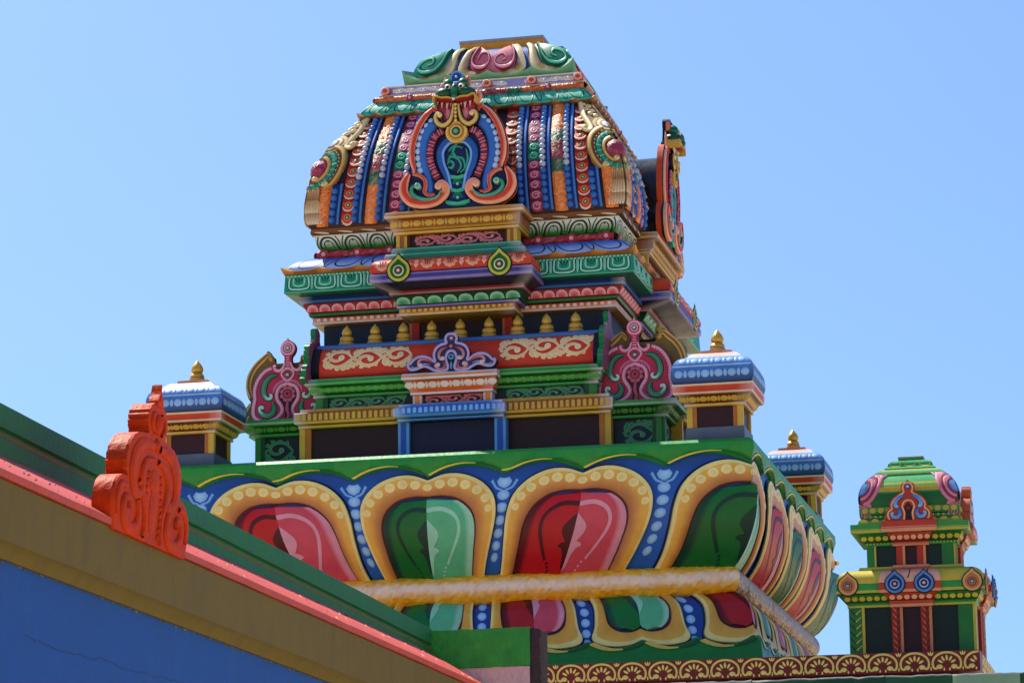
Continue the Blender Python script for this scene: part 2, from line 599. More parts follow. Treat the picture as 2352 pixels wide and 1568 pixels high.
# petal outlines, half shapes in (a, t): a = 1 is half the petal spacing
OUT = catmull([(0.88, -0.02), (0.885, 0.08), (0.90, 0.2), (0.925, 0.38), (0.94, 0.60), (0.885, 0.80), (0.71, 0.965), (0.46, 1.06), (0.22, 1.068), (0.0, 1.0)], 4)
INN = catmull([(0.66, -0.02), (0.66, 0.12), (0.66, 0.26), (0.655, 0.46), (0.585, 0.63), (0.41, 0.755), (0.20, 0.80), (0.0, 0.80)], 4)
def resample(pts, n):
    L = [0]
    for a, b in zip(pts, pts[1:]):
        L.append(L[-1] + math.hypot(b[0] - a[0], (b[1] - a[1]) * 1.3))
    out = []
    for i in range(n):
        x = L[-1] * i / (n - 1)
        j = max(k for k in range(len(L)) if L[k] <= x + 1e-9)
        j = min(j, len(pts) - 2)
        t = (x - L[j]) / (L[j + 1] - L[j] or 1)
        out.append(tuple(p + (q - p) * t for p, q in zip(pts[j], pts[j + 1])))
    return out
OUT, INN = resample(OUT, 34), resample(INN, 34)

SPC = 0.25 * 0.975
def petal_half(mb, side, pal, sc):
    dark, light, fill, line, lineouter, spade = pal
    def Q(a, t, h):
        return SL(warp(sc + side * a * SPC, t), tz(t), h)
    # ochre border: outer edge -> inner edge
    P, C = [], []
    steps = [(-0.012, 0, '#0a1230'), (0.012, 0, '#0a1230'), (0.014, 0.05, '#0a1230'), (0.030, 0.06, '#eadb84'), (0.034, 0.19, '#efe08a'), (0.036, 0.22, '#ecb94e'), (0.038, 0.48, '#e4ac46'),
             (0.032, 0.74, '#c68644'), (0.020, 0.92, '#a86c40'), (0.012, 0.94, '#561418'), (0.010, 1.0, '#4a1216')]
    for h, f, c in steps:
        P.append([Q(o_[0] + (i_[0] - o_[0]) * f, o_[1] + (i_[1] - o_[1]) * f, h) for o_, i_ in zip(OUT, INN)])
        C.append([lin(c)] * len(OUT))
    mb.grid(P, C)
    # coloured inner panel
    P, C = [], []
    na, nt = 10, 22
    edge = sorted([(t, a) for a, t in INN])
    for j in range(nt + 1):
        t = -0.02 + 0.818 * j / nt
        e = interp(edge, t) if j < nt else 0.0
        row, cr = [], []
        for i in range(na + 1):
            a = e * i / na
            row.append(Q(a, t, (0.012 + 0.045 * (1 - i / na)) if j < nt else 0.004))
            k = i / na
            cr.append(lin(fill) if k < 0.86 else lin(lineouter))
        P.append(row)
        C.append(cr)
    mb.grid(P, C)
    Sx = lambda u, v, h=0: Q(u, v, h)
    inner = [(0.27, 0.13), (0.36, 0.26), (0.435, 0.42), (0.42, 0.54), (0.33, 0.63), (0.18, 0.675), (0.0, 0.66)]
    Si = lambda u, v, h=0: Q(u, v, 0.0145 + 0.045 * max(0.0, 1 - u / max(0.05, interp(edge, v))))
    ribbon(mb, Si, inner, [0.03, 0.045, 0.045, 0.045], line, 0, 0, n=4)
    for q in range(3):
        blob(mb, Si, ellipse(0.235 - 0.02 * q, 0.105 - 0.035 * q, 0.018, 0.012, 7), line, 0, 0)
    sp = [(0.0, 0.57), (0.06, 0.52), (0.14, 0.45), (0.145, 0.39), (0.10, 0.33), (0.075, 0.30), (0.13, 0.285), (0.15, 0.255), (0.10, 0.235), (0.06, 0.18), (0.035, 0.08), (0.0, 0.04)]
    sp = catmull(sp, 3)
    vs = [Si(a, t) for a, t in sp] + [Si(0, t) for a, t in sp]
    n = len(sp)
    mb.add(vs, [(i, i + 1, n + i + 1, n + i) for i in range(n - 1)], spade)
    for a, t, r in ((0.815, 0.66, 0.048), (0.76, 0.765, 0.058), (0.645, 0.855, 0.064), (0.49, 0.92, 0.068), (0.325, 0.952, 0.068), (0.16, 0.94, 0.066)):
        blob(mb, Sx, ellipse(a, t, r, r * 0.78, 12), '#f2e49a', 0.0385 / RH, 0.003, '#ead47c', sink=0.02)
    if side > 0:
        blob(mb, Sx, ellipse(0, 0.905, 0.062, 0.038, 12), '#f2e49a', 0.0385 / RH, 0.003, '#ead47c', sink=0.02)

RD = ('#000', '#000', '#b8141c', '#4d0c14', '#5c0d16', '#4d0a12')
RL = ('#000', '#000', '#d04c5a', '#e29aa6', '#dd92a0', '#dd98a6')
GD = ('#000', '#000', '#126a2a', '#0b3a2a', '#0b3d2c', '#0c3a2a')
GL = ('#000', '#000', '#5abc86', '#9adcb6', '#98dab4', '#98dab4')
GC = ('#000', '#000', '#5f9a80', '#93c8ae', '#8fc0a8', '#87b89e')
petal_spots = [(-0.485, 'red'), (0.0, 'green'), (0.485, 'red')]
for kk in range(2):
    for sc, cl in petal_spots:
        mb = MB()
        petal_half(mb, -1, RD if cl == 'red' else GD, sc)
        petal_half(mb, 1, RL if cl == 'red' else GL, sc)
        o = mb.build('petal', lotus, 'lotus')
        o.location.x = LOX
        o.rotation_euler.z = kk * math.pi / 2
# corner petals wrap the arrises: dark half on one face, pale half on the next
for kk in (0, 1, -1):
    mb = MB()
    petal_half(mb, -1, GD, 1.0)
    t = MB()
    petal_half(t, 1, GL, -1.0)
    mb.add([(-y, x, z) for x, y, z in t.v], t.f, list(t.c))
    o = mb.build('petal', lotus, 'lotus')
    o['label'] = 'green petal folded round the corner of the lotus'
    o.location.x = LOX
    o.rotation_euler.z = kk * math.pi / 2

# blue drops with a tulip, between the petals
def drops(sc):
    m = MB()
    def Sx(u, v, h=0):
        return SL(warp(sc + u * SPC, v), tz(v), h)
    for i, t in enumerate((0.80, 0.665, 0.53, 0.395, 0.27, 0.155)):
        r = 0.082 - 0.006 * i
        sh = 0.0
        blob(m, Sx, ellipse(sh, t, r, 0.056 - 0.002 * i, 12), '#7ab4e6', 0.004, 0.012, '#a4d4f6')
    blob(m, Sx, [(0.0, 0.87), (0.07, 0.90), (0.10, 0.95), (0.06, 0.995), (0.02, 0.985), (-0.02, 0.985), (-0.06, 0.995), (-0.10, 0.95), (-0.07, 0.90)], '#7ab4e6', 0.004, 0.012, '#a4d4f6')
    for s in (-1, 1):
        ribbon(m, Sx, [(0.02 * s, 0.855), (0.10 * s, 0.88), (0.145 * s, 0.935), (0.165 * s, 0.965)], [0.02, 0.03, 0.035], '#7ab2e4', 0.004, 0.006)
    return m
for kk in range(2):
    for sc in (-0.7425, -0.2425, 0.2425, 0.7425):
        o = drops(sc).build('bead_drop', lotus, 'lotus')
        o.location.x = LOX
        o.rotation_euler.z = kk * math.pi / 2

# green lip with scalloped lower edge
def lip_edge(s):
    x = abs(s)
    knots = [0.0, 0.2425, 0.485, 0.7425, 1.0]
    for a, b in zip(knots, knots[1:]):
        if x <= b + 1e-9:
            f = (x - a) / (b - a)
            return 5.395 + 0.085 * math.sin(math.pi * min(1, max(0, f))) ** 0.8, f
    return 5.395, 0
mb = MB()
NS = 160
for k in range(4):
    c_, s_ = math.cos(k * math.pi / 2), math.sin(k * math.pi / 2)
    P = []
    for prof in range(7):
        row = []
        for i in range(NS + 1):
            s = -1 + 2 * i / NS
            zb, f = lip_edge(s)
            d, z = ((2.36, zb + 0.002), (2.386, zb), (2.402, zb + 0.010), (2.428, 5.50), (2.425, 5.555), (2.39, 5.582), (1.5, 5.575))[prof]
            z = max(z, zb) if prof == 3 else z
            row.append((s * d * c_ + d * s_, s * d * s_ - d * c_, z))
        P.append(row)
    mb.grid(P, '#238a38')
    for kn in (-0.7425, -0.485, -0.2425, 0.0, 0.2425, 0.485, 0.7425, 1.0):       # light and dark strokes along the scallops
        w0 = 0.2425 if kn in (0.0, 0.2425, -0.7425 + 0.5, 0.2425) else 0.2575
        pts1, pts2 = [], []
        a0 = kn - w0
        for q in range(9):
            s = a0 + w0 * q / 8 * 0.98 + 0.004
            zb, f = lip_edge(s)
            (pts1 if q <= 5 else pts2).append((s, zb + 0.014))
            if q == 5:
                pts2.append((s, zb + 0.014))
        def Sl(u, v, h=0):
            d = 2.404 + h + max(0, (v - 5.41)) * 0.24
            x, y = u * d, -d
            return (x * c_ - y * s_, x * s_ + y * c_, v)
        ribbon(mb, Sl, pts1, [0.010, 0.011, 0.009, 0.004], '#d9c65a', 0.003, 0.002, n=2)
        ribbon(mb, Sl, pts2, [0.004, 0.009, 0.010], '#135a2c', 0.003, 0.002, n=2)
lip = mb.build('scalloped_rim', lotus, 'lotus')
lip.location.x = LOX

# gold roll, beaten into facets
mb = MB()
rnd = random.Random(17)
for k in range(4):
    c_, s_ = math.cos(k * math.pi / 2), math.sin(k * math.pi / 2)
    P, C = [], []
    n = 170 if k < 2 else 24
    for j in range(17):
        e = (j - 8.0) / 8.0
        row, cr = [], []
        for i in range(n + 1):
            ed = 0 < i < n
            a = R(-112 + 224 * j / 16 + rnd.uniform(-4, 4) * ed)
            rr = 0.114 + rnd.uniform(-0.0045, 0.0035) * ed
            d = 2.165 + rr * math.cos(a)
            s = -1 + 2 * (i + rnd.uniform(-0.32, 0.32) * ed) / n
            row.append((s * d * c_ + d * s_, s * d * s_ - d * c_, 4.583 + rr * math.sin(a)))
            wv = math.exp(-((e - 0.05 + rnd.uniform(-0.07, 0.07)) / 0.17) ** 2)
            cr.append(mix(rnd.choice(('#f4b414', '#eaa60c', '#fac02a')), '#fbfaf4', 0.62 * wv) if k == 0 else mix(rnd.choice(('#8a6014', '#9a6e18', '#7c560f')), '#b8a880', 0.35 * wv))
        P.append(row)
        C.append(cr)
    mb.grid(P, C)
o = mb.build('gold_roll', lotus, 'hammered', 9)
o.location.x = LOX

# lower lotus, petals hanging down
LO = smooth_tab([(3.80, 2.42), (4.02, 2.425), (4.10, 2.40), (4.18, 2.365), (4.25, 2.35), (4.33, 2.335), (4.40, 2.30), (4.47, 2.20), (4.50, 2.12)])
flo = lambda z: interp(LO, z)
SLo = curveS(flo)
mb = MB()
for k in range(4):
    c_, s_ = math.cos(k * math.pi / 2), math.sin(k * math.pi / 2)
    P, C = [], []
    for j in range(21):
        z = 3.80 + 0.70 * j / 20
        row = []
        for i in range(61):
            x, y, zz = SLo(-1 + 2 * i / 60, z, 0)
            row.append((x * c_ - y * s_, x * s_ + y * c_, zz))
        P.append(row)
        C.append([lin('#1d4590')] * 61)
    mb.grid(P, C)
o = mb.build('blue_ground', lotus, 'lotus')
o.location.x = LOX
ZB2, ZT2 = 4.485, 4.115        # t=0 at the top, t=1 at the bottom
OUT2 = resample(catmull([(0.82, -0.02), (0.82, 0.2), (0.83, 0.45), (0.86, 0.68), (0.93, 0.88), (0.84, 1.02), (0.5, 1.08), (0.22, 1.05), (0.0, 0.96)], 4), 26)
INN2 = resample(catmull([(0.58, -0.02), (0.60, 0.15), (0.595, 0.35), (0.53, 0.56), (0.37, 0.70), (0.16, 0.73), (0.0, 0.665)], 4), 26)
def petal2_half(mb, side, fill, rim, spade, sc):
    def Q(a, t, h):
        return SLo(sc + side * a / 6.0, ZB2 + (ZT2 - ZB2) * t, h)
    P, C = [], []
    for h, f, c in ((-0.01, 0, '#0a1230'), (0.008, 0, '#0a1230'), (0.010, 0.06, '#0a1230'), (0.024, 0.09, '#eadb84'), (0.028, 0.28, '#eadb84'), (0.030, 0.32, '#e0b048'), (0.032, 0.7, '#d8a43c'),
                    (0.026, 0.88, '#d09a3c'), (0.012, 0.90, '#4a1216'), (0.010, 1.0, '#4a1216')):
        P.append([Q(o_[0] + (i_[0] - o_[0]) * f, o_[1] + (i_[1] - o_[1]) * f, h) for o_, i_ in zip(OUT2, INN2)])
        C.append([lin(c)] * len(OUT2))
    mb.grid(P, C)
    edge = sorted([(t, a) for a, t in INN2 if t <= 0.73], key=lambda q: q[0])
    P, C = [], []
    for j in range(15):
        t = -0.02 + 0.75 * j / 14
        e = interp(edge, t) if j < 14 else 0.12
        lo = 0.0 if t < 0.665 else min(e, (t - 0.665) / 0.065 * 0.16)
        P.append([Q(lo + (e - lo) * i / 8, t, 0.012 + 0.02 * (1 - (i / 8) ** 3)) for i in range(9)])
        C.append([lin(rim) if i >= 7 else lin(fill) for i in range(9)])
    mb.grid(P, C)
    sp = catmull([(0.17, -0.02), (0.2, 0.04), (0.15, 0.08), (0.12, 0.14), (0.135, 0.2), (0.10, 0.27), (0.04, 0.36), (0.0, 0.44)], 3)
    n = len(sp)
    mb.add([Q(a, t, 0.0345) for a, t in sp] + [Q(0, t, 0.0345) for a, t in sp], [(i, i + 1, n + i + 1, n + i) for i in range(n - 1)], spade)
RD2, RL2 = ('#a81a22', '#5c0d16', '#5c0d16'), ('#cc4c5e', '#e096a8', '#e096a8')
GD2, GL2 = ('#10702f', '#0f4a3a', '#0f4a3a'), ('#57b884', '#93d6b0', '#93d6b0')
for kk in range(2):
    for i in (-2, -1, 0, 1, 2):
        mb = MB()
        red = i % 2 != 0
        petal2_half(mb, -1, *(RD2 if red else GD2), i / 3.0 * 0.985)
        petal2_half(mb, 1, *(RL2 if red else GL2), i / 3.0 * 0.985)
        o = mb.build('hanging_petal', lotus, 'lotus')
        o.location.x = LOX
        o.rotation_euler.z = kk * math.pi / 2
    for i in (-2.5, -1.5, -0.5, 0.5, 1.5, 2.5):
        m = MB()
        def Sx(u, v, h=0, i=i):
            return SLo(i / 3.0 * 0.985 + u / 6.0, ZB2 + (ZT2 - ZB2) * v, h)
        for q in range(4):
            blob(m, Sx, ellipse(0, 0.10 + 0.215 * q, 0.085, 0.085, 12), '#7ab4e6', 0.004, 0.012, '#a4d4f6')
        for s in (-1, 1):
            ribbon(m, Sx, [(0.0, 0.88), (0.09 * s, 0.95), (0.15 * s, 1.10)], 0.045, '#7ab2e4', 0.004, 0.006)
        o = m.build('bead_drop', lotus, 'lotus')
        o.location.x = LOX
        o.rotation_euler.z = kk * math.pi / 2
for kk in (0, 1, -1):
    mb = MB()
    petal2_half(mb, -1, *RD2, 1.0)
    t = MB()
    petal2_half(t, 1, *RL2, -1.0)
    mb.add([(-y, x, z) for x, y, z in t.v], t.f, list(t.c))
    o = mb.build('hanging_petal', lotus, 'lotus')
    o['label'] = 'red hanging petal folded round the corner'
    o.location.x = LOX
    o.rotation_euler.z = kk * math.pi / 2
# lower green rim with cusps pointing up
mb = MB()
for k in range(4):
    c_, s_ = math.cos(k * math.pi / 2), math.sin(k * math.pi / 2)
    P = []
    NS = 144
    def zt2(s):
        f = (abs(s) / 0.985 * 6.0) % 1.0
        return 4.155 - 0.062 * math.sin(math.pi * f) ** 0.75
    for prof in range(5):
        row = []
        for i in range(NS + 1):
            s = -1 + 2 * i / NS
            zt = zt2(s)
            d, z = ((2.45, 3.80), (2.452, 4.0), (2.44, zt - 0.02), (2.425, zt), (2.35, zt))[prof]
            row.append((s * d * c_ + d * s_, s * d * s_ - d * c_, z))
        P.append(row)
    mb.grid(P, '#1f7f33')
    def Sl(u, v, h=0):
        d = 2.447 + h
        return (u * d * c_ + d * s_, u * d * s_ - d * c_, v)
    for q in range(-6, 6):
        a0 = q / 6.0 * 0.985
        p1 = [(a0 + 0.985 / 6 * f, zt2(a0 + 0.985 / 6 * f) - 0.016) for f in (0.03, 0.15, 0.3, 0.45, 0.6)]
        p2 = [(a0 + 0.985 / 6 * f, zt2(a0 + 0.985 / 6 * f) - 0.016) for f in (0.6, 0.75, 0.88, 0.98)]
        ribbon(mb, Sl, p1, [0.022, 0.024, 0.01], '#d9c65a', 0.002, 0.002, n=2)
        ribbon(mb, Sl, p2, [0.01, 0.02, 0.02], '#135a2c', 0.002, 0.002, n=2)
o = mb.build('scalloped_rim', lotus, 'lotus')
o.location.x = LOX

# ================================================================== main tower
tower = empty('temple_tower', (0, 0, 0), 'big multicoloured temple tower with curved dome standing on the lotus plinth', 'tower')
WHT = '#cfc9d2'
# --- lower storey: corner pavilions (ring) -------------------------------------------------
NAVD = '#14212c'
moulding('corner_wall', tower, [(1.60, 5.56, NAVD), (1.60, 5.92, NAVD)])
for k, su in ((0, -1), (0, 1), (1, -1), (1, 1)):
    mb = MB()
    S = planeS(1.602)
    for u in (1.60,):
        mb.box(su * 1.60 - (0.045 if su > 0 else 0.0), su * 1.60 + (0.0 if su > 0 else 0.045), -1.622, -1.55, 5.57, 5.915, '#2f7a35')
        mb.box(su * 1.60 - (0.075 if su > 0 else -0.045), su * 1.60 + (-0.045 if su > 0 else 0.075), -1.612, -1.55, 5.57, 5.915, '#1a4a26')
    scroll_vine(mb, S, su * 1.42 - 0.12, su * 1.42 + 0.12, 5.70, 5.90, 1, '#2d7a4c', '#5aa67c', 0.026, flip=su)
    o = mb.build('scroll_panel', tower)
    o.rotation_euler.z = k * math.pi / 2
def deco(mb):
    S = flatS(1.655, 5.945, 1.685, 5.985)
    for su in (-1, 1):
        dots(mb, S, su * 1.44 - 0.23, su * 1.44 + 0.23, 10, S.L / 2, 0.032, 0.02, '#4f8a3c', alt=0.35)
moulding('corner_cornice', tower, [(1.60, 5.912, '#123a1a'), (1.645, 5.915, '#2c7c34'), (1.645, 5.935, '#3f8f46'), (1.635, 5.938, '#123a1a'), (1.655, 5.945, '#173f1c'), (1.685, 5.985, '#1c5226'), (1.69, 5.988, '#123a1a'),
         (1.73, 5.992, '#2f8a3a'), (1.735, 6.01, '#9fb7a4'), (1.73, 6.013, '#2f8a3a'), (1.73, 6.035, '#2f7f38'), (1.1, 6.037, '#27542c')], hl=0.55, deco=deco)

# --- lower storey: central block on each face ----------------------------------------------
BRN = '#2c1112'
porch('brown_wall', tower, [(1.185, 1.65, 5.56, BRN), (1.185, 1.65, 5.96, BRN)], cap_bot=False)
for su in (-1, 1):
    mb = MB()
    mb.box(su * 1.20 - 0.022, su * 1.20 + 0.022, -1.688, -1.5, 5.56, 5.955, '#caa53a')
    mb.box(su * 1.155 - 0.023, su * 1.155 + 0.023, -1.68, -1.5, 5.56, 5.955, '#b06a22')
    sides(mb.build('pilaster', tower))
def deco(mb):
    S = planeS(1.752, 5.988)
    blocks(mb, S, -1.235, -0.44, 18, 0.016, 0.066, 0.62, '#c9a43c')
    blocks(mb, S, 0.44, 1.235, 18, 0.016, 0.066, 0.62, '#c9a43c')
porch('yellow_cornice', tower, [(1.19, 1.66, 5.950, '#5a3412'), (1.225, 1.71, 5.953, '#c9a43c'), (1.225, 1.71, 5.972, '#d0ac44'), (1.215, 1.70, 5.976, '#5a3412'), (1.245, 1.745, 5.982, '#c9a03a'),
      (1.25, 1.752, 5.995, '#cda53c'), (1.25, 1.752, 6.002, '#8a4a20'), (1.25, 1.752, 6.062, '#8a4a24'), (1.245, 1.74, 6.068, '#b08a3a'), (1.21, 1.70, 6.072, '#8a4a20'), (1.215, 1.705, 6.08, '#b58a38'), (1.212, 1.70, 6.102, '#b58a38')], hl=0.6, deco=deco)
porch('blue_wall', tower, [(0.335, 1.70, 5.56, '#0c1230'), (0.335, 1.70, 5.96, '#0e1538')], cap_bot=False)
for su in (-1, 1):
    mb = MB()
    mb.box(su * 0.378 - 0.043, su * 0.378 + 0.043, -1.745, -1.5, 5.56, 5.955, '#5c9ad8')
    mb.box(su * 0.378 - 0.020, su * 0.378 + 0.020, -1.752, -1.6, 5.56, 5.955, '#1f52a8')
    sides(mb.build('blue_pilaster', tower))
def deco(mb):
    S = planeS(1.842, 5.99)
    blocks(mb, S, -0.42, 0.42, 19, 0.014, 0.052, 0.6, '#74aee6')
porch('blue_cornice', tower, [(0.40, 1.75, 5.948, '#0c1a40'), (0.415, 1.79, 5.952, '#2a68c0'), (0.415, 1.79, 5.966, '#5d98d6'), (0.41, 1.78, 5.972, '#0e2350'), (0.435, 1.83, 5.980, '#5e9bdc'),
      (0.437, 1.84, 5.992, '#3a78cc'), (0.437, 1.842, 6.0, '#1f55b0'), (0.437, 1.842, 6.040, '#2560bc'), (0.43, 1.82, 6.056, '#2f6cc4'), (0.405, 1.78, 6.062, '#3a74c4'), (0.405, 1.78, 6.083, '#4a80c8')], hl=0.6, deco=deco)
# green middle zone
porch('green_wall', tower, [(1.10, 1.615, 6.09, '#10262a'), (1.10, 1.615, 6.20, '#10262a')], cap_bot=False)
for su in (-1, 1):
    mb = MB()
    mb.box(su * 1.078 - 0.03, su * 1.078 + 0.03, -1.64, -1.5, 6.10, 6.198, '#2c7a34')
    mb.box(su * 1.03 - 0.018, su * 1.03 + 0.018, -1.63, -1.5, 6.10, 6.198, '#174a22')
    sides(mb.build('green_pilaster', tower))
    mb = MB()
    scroll_vine(mb, planeS(1.617), su * 0.70 - 0.30, su * 0.70 + 0.30, 6.104, 6.196, 4, '#2f8050', '#6aa886', 0.015, flip=su)
    sides(mb.build('green_scroll', tower))
def deco(mb):
    S = flatS(1.665, 6.226, 1.695, 6.272)
    dots(mb, S, -1.135, -0.35, 25, S.L / 2, 0.026, 0.021, '#4fa048', alt=0.3)
    dots(mb, S, 0.35, 1.135, 25, S.L / 2, 0.026, 0.021, '#4fa048', alt=0.3)
porch('green_cornice', tower, [(1.10, 1.62, 6.192, '#0e3015'), (1.122, 1.655, 6.195, '#2c7c34'), (1.122, 1.655, 6.214, '#459a4c'), (1.115, 1.645, 6.218, '#0e3015'), (1.135, 1.665, 6.226, '#1a5222'), (1.155, 1.695, 6.272, '#1f6229'),
      (1.15, 1.69, 6.277, '#0e3015'), (1.17, 1.725, 6.284, '#3a9a44'), (1.175, 1.73, 6.30, '#55a860'), (1.17, 1.722, 6.304, '#2c8436'), (1.165, 1.70, 6.335, '#4fae58')], hl=0.65, deco=deco)
porch('scroll_wall', tower, [(0.245, 1.67, 6.07, '#2a1216'), (0.245, 1.67, 6.18, '#2a1216')], cap_bot=False)
mb = MB()
scroll_vine(mb, planeS(1.672), -0.225, 0.225, 6.085, 6.172, 3, '#c65a6a', '#dfa0ae', 0.015)
sides(mb.build('pink_scroll', tower))
for su in (-1, 1):
    mb = MB()
    mb.box(su * 0.277 - 0.034, su * 0.277 + 0.034, -1.715, -1.5, 6.08, 6.17, '#cbbfc2')
    mb.box(su * 0.277 - 0.017, su * 0.277 + 0.017, -1.721, -1.6, 6.08, 6.17, '#d2801c')
    sides(mb.build('orange_pilaster', tower))
def deco(mb):
    S = flatS(1.755, 6.204, 1.785, 6.258)
    dots(mb, S, -0.35, 0.35, 15, S.L / 2, 0.036, 0.026, '#d8cfcc', alt=0.3)
porch('orange_cornice', tower, [(0.31, 1.72, 6.160, '#5a2a08'), (0.325, 1.745, 6.163, '#d2cacb'), (0.325, 1.745, 6.176, '#d6cfcf'), (0.322, 1.742, 6.180, '#c84a16'), (0.33, 1.745, 6.198, '#c84a16'), (0.338, 1.755, 6.204, '#d0761c'),
      (0.355, 1.785, 6.258, '#c24a1a'), (0.36, 1.79, 6.263, '#7a3408'), (0.375, 1.82, 6.268, '#d2cacb'), (0.378, 1.825, 6.282, '#d8d0d0'), (0.376, 1.822, 6.284, '#d2801c'), (0.376, 1.82, 6.299, '#d2801c'), (0.374, 1.815, 6.301, '#d2cacb'), (0.372, 1.80, 6.317, '#d2cacb')], hl=0.2, deco=deco)
# red barrel roof with cream scrolls, blue roll above
BAR = [(1.60, 6.335), (1.625, 6.37), (1.632, 6.42), (1.622, 6.48), (1.59, 6.55), (1.55, 6.60)]
def barrel():
    mb = MB()
    rows = []
    cols = []
    for i, (d, z) in enumerate(catmull(BAR, 3)):
        rows.append([(-1.085, -d, z), (1.085, -d, z)])
        cols.append([mix('#a01c1e', '#c8381c', min(1, i / 6.0))] * 2)
    mb.grid(rows, cols)
    tab = sorted([(z, d) for d, z in catmull(BAR, 3)])
    fd = lambda z: interp(tab, z)
    S = curveS(fd, scaled=False)
    for su in (-1, 1):
        scroll_vine(mb, S, su * 0.70 - 0.355, su * 0.70 + 0.355, 6.415, 6.592, 3, '#dcc084', '#ead9b4', 0.030, flip=su)
    return mb
sides(barrel().build('barrel_roof', tower))
mb = MB()
P = []
for j in range(9):
    a = R(-60 + 190 * j / 8)
    P.append([(-1.115, -(1.545 + 0.022 * math.cos(a)), 6.612 + 0.02 * math.sin(a)), (1.115, -(1.545 + 0.022 * math.cos(a)), 6.612 + 0.02 * math.sin(a))])
P.append([(-1.115, -1.1, 6.628), (1.115, -1.1, 6.628)])
mb.grid(P, '#34609f')
sides(mb.build('blue_roll', tower))
# dark ends of the barrel with green fringed gable plates
mb = MB()
outline = [(-1.10, 6.30), (-1.76, 6.30), (-1.785, 6.36), (-1.765, 6.43), (-1.70, 6.47), (-1.715, 6.53), (-1.70, 6.60), (-1.63, 6.645), (-1.55, 6.66), (-1.52, 6.70), (-1.53, 6.76), (-1.47, 6.79), (-1.40, 6.76), (-1.40, 6.70), (-1.36, 6.66), (-1.2, 6.6), (-1.1, 6.5)]
outline = catmull(outline, 4)
outline = [(y + (0.006 if i % 2 else -0.004), z) for i, (y, z) in enumerate(outline)]
Sx = lambda u, v, h=0: (h, u, v)
plate(mb, Sx, outline, -0.02, 0.02, '#8a4a66', '#1c7a48')
for q in range(5):
    blob(mb, Sx, ellipse(-1.66 + 0.03 * q, 6.38 + 0.07 * q, 0.04, 0.03), '#b06a90', 0.021, 0.006, '#d8a8c8')
gp = mb.build('gable_plate', tower)
gp.location.x = 1.165
cb = [(1.10, 6.335), (1.61, 6.34), (1.66, 6.40), (1.64, 6.50), (1.58, 6.60), (1.10, 6.62)]
for x0, x1 in ((1.086, 1.144), (-1.144, -1.086)):
    mb = MB()
    n = len(cb)
    mb.add([(x0, -d, z) for d, z in cb] + [(x1, -d, z) for d, z in cb], [(i, (i + 1) % n, n + (i + 1) % n, n + i) for i in range(n)] + [tuple(range(n)), tuple(range(n, 2 * n))], '#141820')
    sides(mb.build('barrel_end', tower))
for kx, ky in ((-1.165, 0), ):
    c = copy_tree(gp, tower)
    c.location.x = kx
# gold pots in a row on the roll
pot = MB()
pot.lathe([(0.0, 0, '#8a6a20'), (0.060, 0.0, '#8a6a20'), (0.062, 0.02, '#a8842c'), (0.058, 0.030, '#b8922e'), (0.050, 0.034, '#6a4e16'), (0.056, 0.05, '#b8922e'), (0.050, 0.072, '#b8922e'), (0.030, 0.084, '#7a5c1c'),
           (0.036, 0.096, '#b8922e'), (0.039, 0.112, '#c09a34'), (0.030, 0.136, '#c09a34'), (0.012, 0.158, '#b8922e'), (0.0, 0.172, '#b8922e')], 0, 0, 0, 18)
pot0 = pot.build('roof_finial', tower, 'gold')
for i in range(9):
    p = pot0 if i == 0 else pot0.copy()
    if i:
        col.objects.link(p)
    p.location = (0.008 + 0.228 * (i - 4), -1.475, 6.629)
for i in range(9):
    p = pot0.copy()
    col.objects.link(p)
    p.location = (1.475, 0.228 * (i - 4), 6.629)

BACK[0] = 0.32
# --- neck and upper mouldings --------------------------------------------------------------
moulding('neck_wall', tower, [(1.15, 6.0, NAVD), (1.15, 6.89, NAVD)], ox=-0.035)
for su in (-1, 1):
    mb = MB()
    mb.box(su * 0.375 - 0.018, su * 0.375 + 0.042, -1.19, -1.1, 6.60, 6.86, '#a8281a')
    mb.box(su * 0.375 - 0.040, su * 0.375 - 0.018, -1.183, -1.1, 6.60, 6.86, '#b8683a')
    o = mb.build('neck_pilaster', tower)
    o.location.x = -0.06
    sides(o)
mb = MB()
mb.box(-0.33, 0.33, -1.172, -1.1, 6.55, 6.86, '#26120f')
o = mb.build('neck_panel', tower)
o.location.x = -0.06
sides(o)
OXE = -0.035
def deco(mb):
    S = planeS(1.224, 6.893)
    blocks(mb, S, -1.20, 1.20, 44, 0.008, 0.03, 0.55, '#d8cfcf')
moulding('dentil_band', tower, [(1.15, 6.875, '#8a5a1a'), (1.215, 6.878, '#a06a20'), (1.226, 6.880, '#c9bfbf'), (1.226, 6.893, '#d2c9c9'), (1.222, 6.895, '#d88a1c'), (1.222, 6.905, '#d8801c'), (1.222, 6.932, '#c0401c'), (1.20, 6.935, '#3a1408')], hl=0.3, ox=OXE, deco=deco)
moulding('green_band', tower, [(1.20, 6.936, '#06120a'), (1.24, 6.938, '#0a2a14'), (1.245, 6.945, '#13602e'), (1.25, 6.962, '#176a34'), (1.235, 6.966, '#06120a')], ox=OXE)
def deco(mb):
    S = flatS(1.256, 6.972, 1.288, 7.032)
    petals_up(mb, S, -1.26, 1.26, 25, 0.004, S.L * 0.9, '#bb3246', '#dfaab2', line='#5a0e18')
moulding('pink_petal_band', tower, [(1.235, 6.966, '#3a0a10'), (1.255, 6.970, '#8a1c2a'), (1.288, 7.032, '#8a141e'), (1.28, 7.036, '#1a0508')], ox=OXE, deco=deco)
moulding('blue_band', tower, [(1.27, 7.037, '#0a1024'), (1.305, 7.040, '#2c5a94'), (1.308, 7.058, '#2a548c'), (1.306, 7.062, '#122a5c'), (1.305, 7.092, '#0f2250')], hl=0.45, ox=OXE)
TE, TEL, TED = '#1f8a68', '#55b894', '#0d4636'
